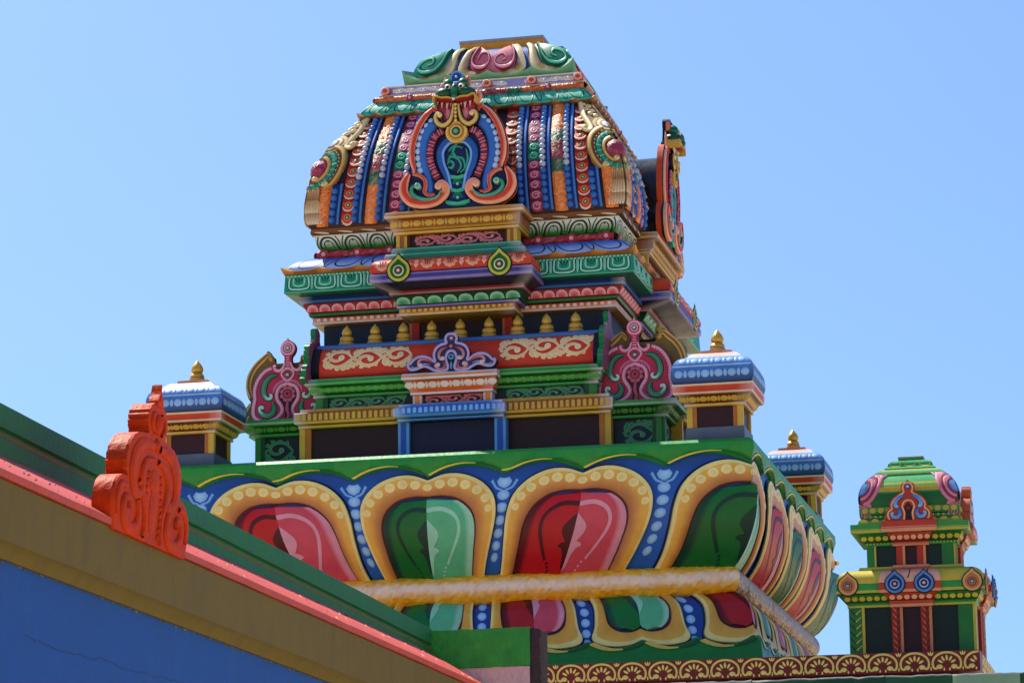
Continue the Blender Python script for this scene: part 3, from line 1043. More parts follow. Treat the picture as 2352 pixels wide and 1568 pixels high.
def deco(mb):
    S = flatS(1.405, 7.112, 1.398, 7.246)
    n = 13
    w = 2.78 / n
    for i in range(n):
        u = -1.39 + w * (i + 0.5)
        poly = [(u - w * 0.36, 0.118), (u - w * 0.38, 0.05), (u - w * 0.30, 0.024), (u, 0.018), (u + w * 0.30, 0.024), (u + w * 0.38, 0.05), (u + w * 0.36, 0.118)]
        ribbon(mb, S, poly, 0.014, '#8fd2b8', 0.003, 0.004, n=3, outline='#0a3a2c', ow=2.0)
        poly2 = [(u - w * 0.20, 0.112), (u - w * 0.20, 0.06), (u, 0.046), (u + w * 0.20, 0.06), (u + w * 0.20, 0.112)]
        ribbon(mb, S, poly2, 0.012, '#7cc8aa', 0.003, 0.004, n=3)
        for du in (-0.09, 0, 0.09):
            ribbon(mb, S, [(u + w * du * 1.6, 0.112), (u + w * du * 0.6, 0.074)], [0.010, 0.004], '#08251e', 0.003, 0.002, sm=False)
        ub = u + w * 0.5
        if i < n - 1:
            ribbon(mb, S, [(ub, 0.116), (ub, 0.03), (ub, 0.012)], [0.02, 0.02, 0.004], '#6cc0a2', 0.003, 0.006, outline='#0a3a2c', sm=False)
    dots(mb, S, -1.39, 1.39, 90, 0.127, 0.011, 0.006, '#9ad8c4', 0.002, 0.003, nn=6)
moulding('teal_eave', tower, [(1.27, 7.092, '#0c3a30'), (1.29, 7.094, '#0e4438'), (1.40, 7.100, '#14604a'), (1.408, 7.110, TEL), (1.405, 7.116, TE), (1.398, 7.248, TE), (1.38, 7.25, TED)], ox=OXE, deco=deco)

def scalloped_lip(name, w0, w1, z0, zc, amp, n, c, ct, ox, horn=0.03):
    mb = MB()
    for k in range(4):
        c_, s_ = math.cos(k * math.pi / 2), math.sin(k * math.pi / 2)
        N = n * 8
        P, C = [], []
        for prof in range(4):
            row, cr = [], []
            for i in range(N + 1):
                s = -1 + 2 * i / N
                f = (i / 8.0) % 1.0
                zt = zc + amp * (1 - math.sin(math.pi * f) ** 0.6) + horn * max(0, abs(s) - 0.9) ** 2 * 100 * 0.5
                d, z = ((w0 - 0.05, z0), (w0, z0), (w1, zt), (w1 - 0.06, zt + 0.004))[prof]
                row.append((s * d * c_ + d * s_, s * d * s_ - d * c_, z))
                cr.append(mix(c, ct, 1.0 if (prof >= 2 and (f < 0.3 or f > 0.9)) else 0.15 * prof))
            P.append(row)
            C.append(cr)
        mb.grid(P, C)
    o = mb.build(name, tower)
    o.location.x = ox
    return o
scalloped_lip('brown_scalloped_lip', 1.402, 1.43, 7.25, 7.272, 0.024, 9, '#6a3a16', '#c08a44', OXE)
KAP = [(1.395, 7.278), (1.385, 7.31), (1.35, 7.35), (1.30, 7.385), (1.225, 7.415)]
def deco(mb):
    tab = sorted([(z, d) for d, z in catmull(KAP, 3)])
    S = curveS(lambda z: interp(tab, z))
    n = 9
    for i in range(n):
        s = -1 + 2 * (i + 0.5) / n
        w = 1.0 / n
        ribbon(mb, S, [(s - w * 0.66, 7.405), (s - w * 0.62, 7.35), (s - w * 0.40, 7.312), (s, 7.302), (s + w * 0.40, 7.312), (s + w * 0.62, 7.35), (s + w * 0.66, 7.405)], 0.009, '#0c1a34', 0.001, 0.002, n=4)
        for q in (-1, 1):
            ribbon(mb, S, [(s + q * w * 0.80, 7.41), (s + q * w * 0.84, 7.34), (s + q * w * 0.98, 7.30)], 0.008, '#0c1a34', 0.001, 0.002, n=3)
moulding('blue_curved_eave', tower, [(d, z, mix('#b9c4dc', '#2f6fc4', min(1, i / 9.0))) for i, (d, z) in enumerate(catmull(KAP, 3))], ox=OXE, deco=deco)
mb = MB()
def garland(mb, w, z, r, segs, n=90, amp=0.12, knots=()):
    for k in range(4):
        c_, s_ = math.cos(k * math.pi / 2), math.sin(k * math.pi / 2)
        P, C = [], []
        rnd = random.Random(k + int(w * 100))
        jit = [[1 + rnd.uniform(-amp, amp) for _ in range(n + 1)] for _ in range(9)]
        for j in range(9):
            a = R(-100 + 200 * j / 8)
            row, cr = [], []
            for i in range(n + 1):
                s = -1 + 2 * i / n
                rr = r * jit[j][i]
                d = w + rr * math.cos(a)
                row.append((s * w * c_ + d * s_, s * w * s_ - d * c_, z + rr * math.sin(a)))
                cc = segs[-1][1]
                for lim, cl in segs:
                    if abs(s) <= lim:
                        cc = cl
                        break
                cr.append(mix(cc, '#ffffff', 0.12 if rnd.random() < 0.2 else 0))
            P.append(row)
            C.append(cr)
        mb.grid(P, C)
        for s in knots:
            d = w + r
            def Sg(u, v, h=0):
                return ((u) * c_ + (d + h) * s_, (u) * s_ - (d + h) * c_, v)
            blob(mb, Sg, ellipse(s * w, z, r * 1.25, r * 1.25, 12), segs[0][1], 0.0, 0.012)
            blob(mb, Sg, ellipse(s * w, z, r * 0.55, r * 0.55, 10), mix(segs[0][1], '#ffffff', 0.35), 0.012, 0.006)
garland(mb, 1.205, 7.445, 0.032, [(1, '#a01c2c')], knots=(-0.95, -0.72, -0.5, 0.5, 0.72, 0.95))
o = mb.build('red_garland', tower, 'crinkle')
o.location.x = -0.02
CYM = [(1.175, 7.478), (1.20, 7.495), (1.218, 7.525), (1.226, 7.56), (1.238, 7.60)]
def deco(mb):
    tab = sorted([(z, d) for d, z in catmull(CYM, 3)])
    S = curveS(lambda z: interp(tab, z))
    n = 12
    for i in range(n):
        s = -1 + 2 * (i + 0.5) / n
        w = 1.0 / n
        K = '#0a2416'
        ribbon(mb, S, [(s - w * 0.70, 7.488), (s - w * 0.62, 7.54), (s - w * 0.36, 7.574), (s, 7.582), (s + w * 0.36, 7.574), (s + w * 0.62, 7.54), (s + w * 0.70, 7.488)], 0.014, K, 0.001, 0.002, n=4)
        ribbon(mb, S, [(s - w * 0.36, 7.50), (s - w * 0.30, 7.54), (s, 7.56), (s + w * 0.30, 7.54), (s + w * 0.36, 7.50)], 0.007, K, 0.001, 0.002, n=4)
        blob(mb, S, ellipse(s, 7.55, 0.007, 0.006, 7), K, 0.001, 0.001)
        ribbon(mb, S, [(s, 7.50), (s, 7.535)], [0.010, 0.004], K, 0.001, 0.001, sm=False)
        for q in (-1, 1):
            ribbon(mb, S, [(s + q * w * 0.92, 7.488), (s + q * w * 0.86, 7.55), (s + q * w * 0.66, 7.592)], 0.008, K, 0.001, 0.002, n=3)
moulding('green_lotus_cornice', tower, [(d, z, mix('#2a7a30', '#ccd6cc', max(0, min(1, (i - 4) / 6.0)))) for i, (d, z) in enumerate(catmull(CYM, 3))], ox=-0.01, deco=deco)
mb = MB()
rect_loft(mb, sq([(1.20, 7.598, '#12180f'), (1.262, 7.602, '#3a200c'), (1.268, 7.622, '#7a4a20'), (1.262, 7.648, '#8a5426'), (1.2, 7.652, '#3a200c')]))
for k in range(4):
    c_, s_ = math.cos(k * math.pi / 2), math.sin(k * math.pi / 2)
    def Sb(u, v, h=0):
        d = 1.266 + h
        return (u * c_ + d * s_, u * s_ - d * c_, v)
    for i in range(13):
        u = -1.26 + 2.52 * (i + 0.5) / 13
        ribbon(mb, Sb, [(u - 0.07, 7.622), (u - 0.01, 7.616), (u + 0.05, 7.606)], [0.004, 0.016, 0.010], '#cdbf9a', 0.002, 0.004, n=3)
o = mb.build('brown_ledge', tower)

BACK[0] = 0.0

# --- upper central porch on each face ------------------------------------------------------
OXP = -0.005
SIDE[:] = (-0.22, 0.14, 1.15)
def deco(mb):
    S = planeS(1.452, 6.866)
    blocks(mb, S, -0.455, 0.455, 20, 0.014, 0.036, 0.6, '#cfae48')
porch('gold_band', tower, [(0.40, 1.30, 6.850, '#8a6a22'), (0.452, 1.445, 6.852, '#8f6f26'), (0.462, 1.452, 6.855, '#cbbfa0'), (0.462, 1.452, 6.870, '#c8a23a'), (0.462, 1.452, 6.878, '#9a5a1e'), (0.462, 1.452, 6.906, '#9a5a1e'), (0.45, 1.44, 6.908, '#2a1408')], hl=0.3, ox=OXP - 0.02, deco=deco)
porch('lavender_band', tower, [(0.45, 1.44, 6.908, '#120c24'), (0.485, 1.475, 6.912, '#7a6cae'), (0.487, 1.477, 6.928, '#6a5ca0'), (0.47, 1.46, 6.931, '#120c24')], hl=0.4, ox=OXP - 0.01)
def deco(mb):
    S = flatS(1.482, 6.934, 1.525, 6.996)
    petals_up(mb, S, -0.50, 0.50, 8, 0.006, S.L * 0.86, '#128052', '#86c8a8', line='#06281c')
porch('green_petal_band', tower, [(0.47, 1.46, 6.931, '#06140e'), (0.488, 1.48, 6.934, '#0c4a32'), (0.522, 1.525, 6.998, '#08281c'), (0.51, 1.51, 7.002, '#06140e')], ox=OXP, deco=deco)
porch('dark_red_band', tower, [(0.51, 1.51, 7.002, '#1a0406'), (0.537, 1.55, 7.006, '#b08a90'), (0.538, 1.552, 7.014, '#7a1a22'), (0.535, 1.55, 7.048, '#6a141c')], hl=0.3, ox=OXP)
porch('purple_eave', tower, [(0.53, 1.54, 7.030, '#120e20'), (0.548, 1.57, 7.034, '#141128'), (0.628, 1.715, 7.058, '#1f1c40'), (0.640, 1.735, 7.064, '#7a6fae'), (0.643, 1.74, 7.082, '#7468ac'), (0.643, 1.74, 7.086, '#3d3c78'), (0.643, 1.74, 7.112, '#3d3c78'), (0.643, 1.738, 7.115, '#7468ac'), (0.642, 1.735, 7.128, '#8478b8'), (0.62, 1.71, 7.134, '#1a1020')], hl=0.35, ox=OXP)
RK = [(1.735, 7.138), (1.742, 7.165), (1.735, 7.20), (1.71, 7.232), (1.66, 7.256)]
def deco(mb):
    tab = sorted([(z, d) for d, z in catmull(RK, 3)])
    S = curveS(lambda z: interp(tab, z), scaled=False)
    n = 7
    for i in range(n):
        u = -0.63 + 1.26 * (i + 0.5) / n
        w = 1.26 / n
        blob(mb, S, [(u - w * 0.34, 7.228), (u - w * 0.33, 7.19), (u - w * 0.2, 7.163), (u, 7.150), (u + w * 0.2, 7.163), (u + w * 0.33, 7.19), (u + w * 0.34, 7.228)], '#dfa888', 0.001, 0.008, '#c8482a', cen=(u, 7.222))
        for du in (-0.12, 0, 0.12):
            ribbon(mb, S, [(u + w * du, 7.226), (u + w * du * 0.6, 7.182)], [0.012, 0.003], '#7a1a14', 0.010, 0.001, sm=False)
        if i < n - 1:
            ub = u + w * 0.5
            blob(mb, S, [(ub - 0.018, 7.225), (ub - 0.018, 7.185), (ub, 7.158), (ub + 0.018, 7.185), (ub + 0.018, 7.225)], '#e4c4b0', 0.001, 0.006, '#d8805a')
porch('red_curved_eave', tower, [(0.64 - (1.742 - d) * 0.8, d, z, mix('#a02a1e', '#cc4a26', min(1, i / 6))) for i, (d, z) in enumerate(catmull(RK, 3))], ox=OXP, deco=deco)
porch('teal_step', tower, [(0.555, 1.60, 7.255, '#0c4034'), (0.560, 1.605, 7.262, '#167056'), (0.560, 1.605, 7.302, '#1b7a60'), (0.557, 1.602, 7.303, '#5aa88c'), (0.553, 1.595, 7.316, '#4c9c80')], hl=0.4, ox=OXP)
porch('teal_step', tower, [(0.515, 1.55, 7.316, '#0c4034'), (0.517, 1.553, 7.320, '#167056'), (0.517, 1.553, 7.358, '#1b7a60'), (0.513, 1.55, 7.359, '#5aa88c'), (0.510, 1.545, 7.373, '#4c9c80')], hl=0.4, ox=OXP)
porch('scroll_wall', tower, [(0.472, 1.49, 7.372, '#2a1413'), (0.472, 1.49, 7.495, '#2a1413')], ox=OXP)
mb = MB()
scroll_vine(mb, planeS(1.492), -0.345, 0.345, 7.392, 7.478, 4, '#b85a66', '#d8a0a6', 0.016)
o = mb.build('pink_scroll', tower)
o.location.x = OXP
sides(o)
for su in (-1, 1):
    mb = MB()
    mb.box(su * 0.442 - 0.014, su * 0.442 + 0.014, -1.525, -1.4, 7.374, 7.485, '#8a5f22')
    mb.box(su * 0.470 - 0.014, su * 0.470 + 0.014, -1.53, -1.4, 7.374, 7.485, '#c2a040')
    mb.box(su * 0.415 - 0.013, su * 0.415 + 0.013, -1.515, -1.4, 7.374, 7.485, '#bf9c3c')
    mb.box(su * 0.392 - 0.010, su * 0.392 + 0.010, -1.505, -1.4, 7.374, 7.485, '#5a1a18')
    o = mb.build('gold_pilaster', tower)
    o.location.x = OXP
    sides(o)
def deco(mb):
    S = planeS(1.582, 7.52)
    dots(mb, S, -0.51, 0.51, 22, 0.035, 0.034, 0.024, '#c2a03c', 0.004, 0.008, alt=0.3)
porch('gold_ledge', tower, [(0.47, 1.52, 7.478, '#4a3010'), (0.50, 1.55, 7.482, '#b8943a'), (0.505, 1.555, 7.498, '#c8a850'), (0.50, 1.55, 7.502, '#6a3a14'), (0.51, 1.57, 7.512, '#c2a03c'), (0.518, 1.582, 7.520, '#8a5a20'), (0.518, 1.582, 7.588, '#8a4a1c'), (0.525, 1.60, 7.592, '#4a200c'),
      (0.553, 1.625, 7.598, '#b89040'), (0.558, 1.63, 7.612, '#cdb070'), (0.556, 1.63, 7.614, '#a06a34'), (0.553, 1.627, 7.634, '#a87038'), (0.550, 1.62, 7.636, '#b89a48'), (0.548, 1.615, 7.647, '#b89a48')], hl=0.35, ox=OXP, deco=deco)
# teardrop medallions on the eave
def teardrop(mb, S, cu, cv, R0, cols, spike=1.0):
    rim, rimc, mid, ring, gem = cols
    def tear(r, sp):
        o = []
        for i in range(20):
            a = math.pi / 2 + 2 * math.pi * i / 20
            k = 1.0 + (0.42 * sp if i == 0 else (0.10 * sp if i in (1, 19) else 0))
            o.append((cu + math.cos(a) * r, cv + math.sin(a) * r * k))
        return o
    blob(mb, S, tear(R0 * 1.13, spike), '#0a140c', 0.0, 0.002, rings=(1.0,))
    blob(mb, S, tear(R0, spike), rim, 0.012, 0.004, rimc, rings=(1.0, 0.8))
    blob(mb, S, tear(R0 * 0.76, spike * 0.8), mid, 0.017, 0.004, rings=(1.0, 0.7))
    blob(mb, S, ellipse(cu, cv - R0 * 0.05, R0 * 0.50, R0 * 0.50, 16), ring, 0.021, 0.003, rings=(1.0,))
    blob(mb, S, ellipse(cu, cv - R0 * 0.03, R0 * 0.38, R0 * 0.38, 16), mid, 0.024, 0.002, rings=(1.0,))
    blob(mb, S, ellipse(cu, cv, R0 * 0.25, R0 * 0.25, 14), gem[0], 0.026, 0.004, rings=(1.0,))
    blob(mb, S, ellipse(cu, cv - R0 * 0.03, R0 * 0.15, R0 * 0.15, 12), gem[1], 0.030, 0.010)
for su in (-1, 1):
    mb = MB()
    teardrop(mb, planeS(1.745), su * 0.40, 7.148, 0.088, ('#b5b440', '#9aa23a', '#14561e', '#c8cf9a', ('#6a1a2e', '#d8b8c4')))
    mb.box(su * 0.40 - 0.02, su * 0.40 + 0.02, -1.75, -1.70, 7.12, 7.18, '#14561e')
    o = mb.build('medallion', tower)
    o.location.x = OXP - 0.008
    sides(o)

# --- dome ----------------------------------------------------------------------------------
OXD = 0.0
DOME = smooth_tab([(7.645, 1.262), (7.69, 1.282), (7.75, 1.288), (7.84, 1.288), (8.0, 1.266), (8.158, 1.225), (8.32, 1.145), (8.49, 1.025), (8.66, 0.905)], 5)
fdm = lambda z: interp(DOME, z)
mb = MB()
prof = []
for j in range(31):
    z = 7.648 + (8.665 - 7.648) * j / 30
    prof.append((fdm(z), z, '#241016'))
rect_loft(mb, sq(prof))
shell = mb.build('dome_shell', tower)
shell.location.x = OXD
SD = curveS(fdm, scaled=False)
ZD0, ZD1 = 7.665, 8.655
def lean(ub, z):
    t = (z - ZD0) / (ZD1 - ZD0)
    return ub - (0.10 * t if ub > 0 else -0.10 * t) * (0.4 + 0.6 * abs(ub))
def strip(mb, S, ub, w, z0, z1, c, h=0.008, crown=0.004, n=20, cf=None, wave=0.0):
    P, C = [], []
    for j in range(n + 1):
        z = z0 + (z1 - z0) * j / n
        u = lean(ub, z)
        cc = cf((z - z0) / (z1 - z0)) if cf else lin(c)
        hh = h + wave * random.uniform(0, 1)
        P.append([S(u - w / 2, z, -0.004), S(u - w / 2, z, h), S(u - w * 0.2, z, hh + crown), S(u + w * 0.2, z, hh + crown), S(u + w / 2, z, h), S(u + w / 2, z, -0.004)])
        C.append([cc] * 6)
    mb.grid(P, C)
UB = [-1.075, -0.89, -0.695, -0.49, 0.48, 0.675, 0.87, 1.065]
bead_me = MB()
bead_me.sphere((0, 0, 0), 1.0, '#3f78be', nu=12, nv=8)
bead_lo = {}
def bead_mesh(c):
    if c not in bead_lo:
        m = MB()
        m.sphere((0, 0, 0), 1.0, c, nu=12, nv=8)
        o = m.build('bead', None)
        bead_lo[c] = o
    return bead_lo[c]
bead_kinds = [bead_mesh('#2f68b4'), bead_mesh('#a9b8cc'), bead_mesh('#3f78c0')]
bead_used = [False, False, False]
stuff = {1: MB()}
def in_nasi(u, z):
    q, y = abs(u - 0.03), z - 7.645
    return (y < 0.40 and q < 0.36) or (q < 0.33 and y < 0.72)
def zlim(ub):
    return (ZD0 + 0.01, ZD1) if abs(ub) < 1.0 else (ZD0 + 0.01, 8.0)
first_bead = True
for side in (0, 1):
    for ub in UB:
        mb = MB()
        z0, z1 = zlim(ub)
        strip(mb, SD, ub, 0.086, z0, z1, '#11276c', 0.006, 0.0)
        e = 0.034 if ub > 0 else 0.034
        P = []
        rib_u = ub + 0.038
        strip(mb, SD, rib_u, 0.020, z0, z1, '#3f74bc', 0.012, 0.005)
        o = mb.build('bead_band', tower)
        o.location.x = OXD
        o.rotation_euler.z = side * math.pi / 2
        z = z0 + 0.03
        while z < z1 - 0.01:
            t = (z - ZD0) / (ZD1 - ZD0)
            r = 0.0285 - 0.006 * t
            u = lean(ub, z) - 0.012
            if not (side == 0 and in_nasi(u, z)):
                p = SD(u, z, 0.010)
                if side == 0:
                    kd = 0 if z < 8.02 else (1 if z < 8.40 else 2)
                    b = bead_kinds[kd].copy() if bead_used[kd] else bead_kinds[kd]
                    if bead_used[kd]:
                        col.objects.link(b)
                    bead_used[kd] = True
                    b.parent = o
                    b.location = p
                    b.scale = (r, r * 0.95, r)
                else:
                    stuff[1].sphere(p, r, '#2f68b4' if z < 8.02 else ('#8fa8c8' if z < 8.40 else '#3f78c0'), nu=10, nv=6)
            dd = (fdm(z + 0.005) - fdm(z - 0.005)) / 0.01
            z += (2 * r + 0.0035) / math.hypot(1, dd)
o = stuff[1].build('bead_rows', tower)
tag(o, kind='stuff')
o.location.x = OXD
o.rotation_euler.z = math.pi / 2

OR, GR, PU = '#dc701a', '#0a5c42', '#8a2444'
def cloth_cf(t):
    for lim, c in ((0.30, OR), (0.42, GR), (0.58, PU), (0.70, GR), (1.1, OR)):
        if t < lim:
            return lin(c)
def cloth_band(ub, w, z0, z1, plain=False):
    mb = MB()
    n = 70
    rnd = random.Random(int(ub * 1000))
    P, C = [], []
    for j in range(n + 1):
        z = z0 + (z1 - z0) * j / n
        u = lean(ub, z)
        t = (z - ZD0) / (ZD1 - ZD0)
        cc = lin(OR) if plain else cloth_cf(t)
        row = [SD(u - w / 2, z, -0.004)]
        cr = [cc]
        for q in range(7):
            f = -0.5 + q / 6.0
            row.append(SD(u + w * f, z, 0.010 + 0.014 * (1 - (2 * f) ** 4) + rnd.uniform(-0.004, 0.007)))
            cr.append(mix(cc, '#ffd9a0', (0.45 if q in (2, 3, 4) else 0.08) * rnd.random() ** 2))  # pale flecks, strongest mid-band: highlights on the crinkles put into the colour
        row.append(SD(u + w / 2, z, -0.004))
        cr.append(cc)
        P.append(row)
        C.append(cr)
    mb.grid(P, C)
    return mb
def rosette_band(ub, w, z0, z1):
    mb = MB()
    strip(mb, SD, ub, w, z0, z1, '#5a1430', 0.006, 0.002, cf=lambda t: lin(GR) if 0.42 < t < 0.62 else lin('#5e1632'))
    z = z0 + 0.045
    while z < z1 - 0.02:
        t = (z - ZD0) / (ZD1 - ZD0)
        c, cl = ('#128058', '#58b896') if 0.42 < t < 0.62 else ('#a03a5a', '#d88aa4')
        u = lean(ub, z)
        r = 0.047 - 0.006 * t
        blob(mb, SD, ellipse(u, z, r * 1.08, r * 0.92, 14), c, 0.012, 0.004, rings=(1.0, 0.8))
        ribbon(mb, SD, [(u + math.cos(a) * r * k, z + math.sin(a) * r * k * 0.85) for a, k in ((0.3, 0.75), (1.4, 0.75), (2.6, 0.72), (3.8, 0.66), (5.0, 0.58), (6.2, 0.45), (7.4, 0.34), (8.6, 0.22), (9.6, 0.1))], r * 0.26, cl, 0.015, 0.007, n=2)
        z += 2 * r * 0.92
    return mb
def eye_band(ub, w, z0, z1):
    mb = MB()
    strip(mb, SD, ub, w, z0, z1, '#8a1a14', 0.006, 0.002)
    z = z0 + 0.05
    while z < z1 - 0.03:
        u = lean(ub, z)
        t = (z - ZD0) / (ZD1 - ZD0)
        k = 1 - 0.16 * t
        tilt = 0.010
        S = lambda a, b, h=0, z=z: SD(a, b, h + max(0, (z + 0.03 - b)) * 0.22)
        blob(mb, S, [(u - w * 0.48, z + 0.045 * k), (u - w * 0.5, z - 0.01), (u - w * 0.36, z - 0.036 * k), (u, z - 0.048 * k), (u + w * 0.36, z - 0.036 * k), (u + w * 0.5, z - 0.01), (u + w * 0.48, z + 0.045 * k)], '#b8301a', 0.008, 0.006, '#c4401c')
        ribbon(mb, S, [(u - w * 0.46, z - 0.012), (u - w * 0.3, z - 0.036 * k), (u, z - 0.046 * k), (u + w * 0.3, z - 0.036 * k), (u + w * 0.46, z - 0.012)], [0.005, 0.012, 0.014, 0.012, 0.005], '#dcb8ac', 0.012, 0.004, n=3)
        blob(mb, S, ellipse(u, z + 0.004, 0.030, 0.030 * k, 14), '#d0702a', 0.014, 0.003, rings=(1.0, 0.8))
        blob(mb, S, ellipse(u, z + 0.002, 0.017, 0.019 * k, 12), '#0a2a20', 0.018, 0.002, rings=(1.0,))
        blob(mb, S, ellipse(u, z + 0.002, 0.011, 0.013 * k, 10), '#2a8a66', 0.020, 0.007, '#a8d8c0')
        z += 0.100 * k
    return mb
W_ = 0.100
for side in (0, 1):
    for sg in (-1, 1):
        for fn, ub, nm, mat in ((lambda u: cloth_band(u, 0.095, ZD0, 7.98, True), 1.175, 'cloth_band', 'crinkle'), (lambda u: eye_band(u, W_, ZD0, ZD1 - 0.05), 0.970, 'eye_band', 'paint'),
                                (lambda u: cloth_band(u, W_, ZD0, ZD1), 0.775, 'cloth_band', 'crinkle'), (lambda u: rosette_band(u, W_, ZD0, ZD1), 0.580, 'rosette_band', 'paint'),
                                (lambda u: eye_band(u, W_, ZD0 + 0.2, ZD1), 0.385, 'eye_band', 'paint'), (lambda u: cloth_band(u, 0.11, 8.2, ZD1), 0.17, 'cloth_band', 'crinkle')):
            off = 0.008 if sg > 0 else -0.008
            o = fn(sg * ub + 0.013).build(nm, tower, mat)
            o.location.x = OXD
            o.rotation_euler.z = side * math.pi / 2

# corner ornaments: halves on two faces meeting at the arris
RC_SAVE = RC
RC = 0.8
def corner_half(sg):
    # local: q = distance from the arris along the face, v = height; drawn on face sg*(w - q)
    mb = MB()
    def S(q, v, h=0):
        return SD(sg * (fdm(v) - q + h * 0.6), v, h + 0.012)
    GO, GOD, GOL = '#c4a258', '#8a6a34', '#e0d0a0'
    # backing plate
    back = catmull([(-0.005, 7.68), (0.10, 7.69), (0.135, 7.78), (0.105, 7.86), (0.105, 7.98), (0.215, 8.0), (0.24, 8.09), (0.235, 8.18), (0.17, 8.28), (0.10, 8.34), (0.13, 8.45), (0.07, 8.60), (-0.005, 8.64)], 3)
    n = len(back)
    P = [[S(q, v, 0.004) for q, v in back], [S(-0.005, v, 0.004) for q, v in back]]
    mb.grid(P, '#7a5c3a')
    mb.grid([[S(q, v, -0.014) for q, v in back], [S(q, v, 0.004) for q, v in back]], '#2a1a12')
    # feathers
    for i in range(6):
        q0, q1, q2 = 0.008 + 0.013 * i, 0.008 + 0.016 * i, 0.008 + 0.022 * i
        ribbon(mb, S, [(q0, 8.0), (q1, 7.93), (q1 + 0.002, 7.87)], 0.017, '#caa36a', 0.012, 0.008, c2='#8f6a48', n=3)
        ribbon(mb, S, [(q1 + 0.002, 7.872), (q2, 7.81), (q2 + 0.002, 7.765)], [0.018, 0.022], '#b08a58', 0.014, 0.008, c2='#e0d2b0', n=3)
        ribbon(mb, S, [(q2 + 0.002, 7.77), (q2 + 0.002, 7.715), (q2 + 0.004, 7.685)], [0.022, 0.024, 0.014], '#a27c50', 0.016, 0.008, c2='#e4d8bc', n=3)
    # crescent rings
    arc = lambda r, a0, a1, ru=1.0: [(math.cos(R(a)) * r * ru, 8.13 + math.sin(R(a)) * r) for a in [a0 + (a1 - a0) * i / 10 for i in range(11)]]
    ribbon(mb, S, arc(0.215, 78, -40, 1.05) + [(0.135, 7.985), (0.115, 8.0)], [0.030, 0.034, 0.034, 0.036, 0.03, 0.026], GO, 0.018, 0.014, ce=GOD, n=2)
    blob(mb, S, ellipse(0.128, 8.004, 0.026, 0.024, 12), GOL, 0.026, 0.012, GO)
    ribbon(mb, S, arc(0.180, 72, -85, 1.05), 0.016, '#7a4a2a', 0.014, 0.006, n=2)
    for i in range(14):
        a = R(68 - 12 * i)
        blob(mb, S, ellipse(math.cos(a) * 0.188, 8.13 + math.sin(a) * 0.180, 0.005, 0.005, 6), '#e0c890', 0.022, 0.006)
    ribbon(mb, S, arc(0.150, 80, -88, 1.05), 0.046, '#1c8a6c', 0.016, 0.010, n=2, ce='#0c4a3a')
    for i in range(9):
        a = R(70 - 18 * i)
        ribbon(mb, S, [(math.cos(a) * 0.132 * 1.05, 8.13 + math.sin(a) * 0.132), (math.cos(a) * 0.168 * 1.05, 8.13 + math.sin(a) * 0.168)], 0.007, '#74c4a8', 0.026, 0.002, sm=False)
    ribbon(mb, S, arc(0.112, 75, -60, 1.05) + [(0.03, 8.05)], [0.03, 0.03, 0.028, 0.024], GO, 0.020, 0.012, ce=GOD, n=2)
    blob(mb, S, ellipse(0.035, 8.052, 0.022, 0.02, 12), GOL, 0.028, 0.012, GO)
    # upper scroll and eye
    ribbon(mb, S, [(0.055, 8.64), (0.085, 8.56), (0.115, 8.48), (0.125, 8.40), (0.14, 8.335), (0.19, 8.325), (0.20, 8.36), (0.175, 8.37)], [0.026, 0.04, 0.044, 0.04, 0.036, 0.03, 0.02], GOL, 0.018, 0.014, ce=GO, n=3, outline='#2a1a12')
    blob(mb, S, ellipse(0.182, 8.352, 0.024, 0.024, 12), GOL, 0.026, 0.014, GO)
    for r, c, h in ((0.098, GO, 0.014), (0.078, '#6a4a28', 0.018), (0.068, GOL, 0.02), (0.048, '#8a6636', 0.024), (0.034, '#dfe2e8', 0.028)):
        pts = [(max(-0.004, math.cos(R(a)) * r), 8.365 + math.sin(R(a)) * r * 0.85) for a in range(-90, 91, 15)]
        blob(mb, S, pts + [(-0.004, 8.365 + r * 0.85)], c, h, 0.004, cen=(0.0, 8.365), rings=(1.0, 0.8))
    for i in range(6):
        blob(mb, S, ellipse(0.02 + 0.03 * (i % 2), 8.47 + 0.026 * i, 0.022, 0.018, 9), GOL, 0.014, 0.012, GO)
    return mb
def corner_piece(k):
    mb = corner_half(1)
    t = corner_half(-1)
    mb.add([(-y, x, z) for x, y, z in t.v], t.f, list(t.c))
    o = mb.build('corner_ornament', tower)
    o.rotation_euler.z = k * math.pi / 2
    o.location.x = OXD
    # jewel: a quarter ball straddling the arris
    m = MB()
    rnd = random.Random(3)
    rr = 0.098
    P, C = [], []
    d0 = fdm(8.13)
    nu, nv = 20, 14
    for j in range(nv + 1):
        t_ = math.pi * j / nv
        row, cr = [], []
        for i in range(nu + 1):
            a = math.pi * (-0.75 + 1.5 * i / nu) - math.pi / 4
            q = rr * math.sin(t_) * (1 + rnd.uniform(-0.05, 0.05))
            row.append((d0 - 0.035 + q * math.cos(a) * 0.86, -d0 + 0.035 + q * math.sin(a) * 0.86, 8.13 + rr * 0.98 * math.cos(t_)))
            cr.append(mix('#8a2244', '#d890a4', 0.25 * (rnd.random() < 0.15)))
        P.append(row)
        C.append(cr)
    m.grid(P, C)
    j = m.build('jewel', o, 'crinkle')
    return o
for k in (0, -1, 1):
    corner_piece(k)

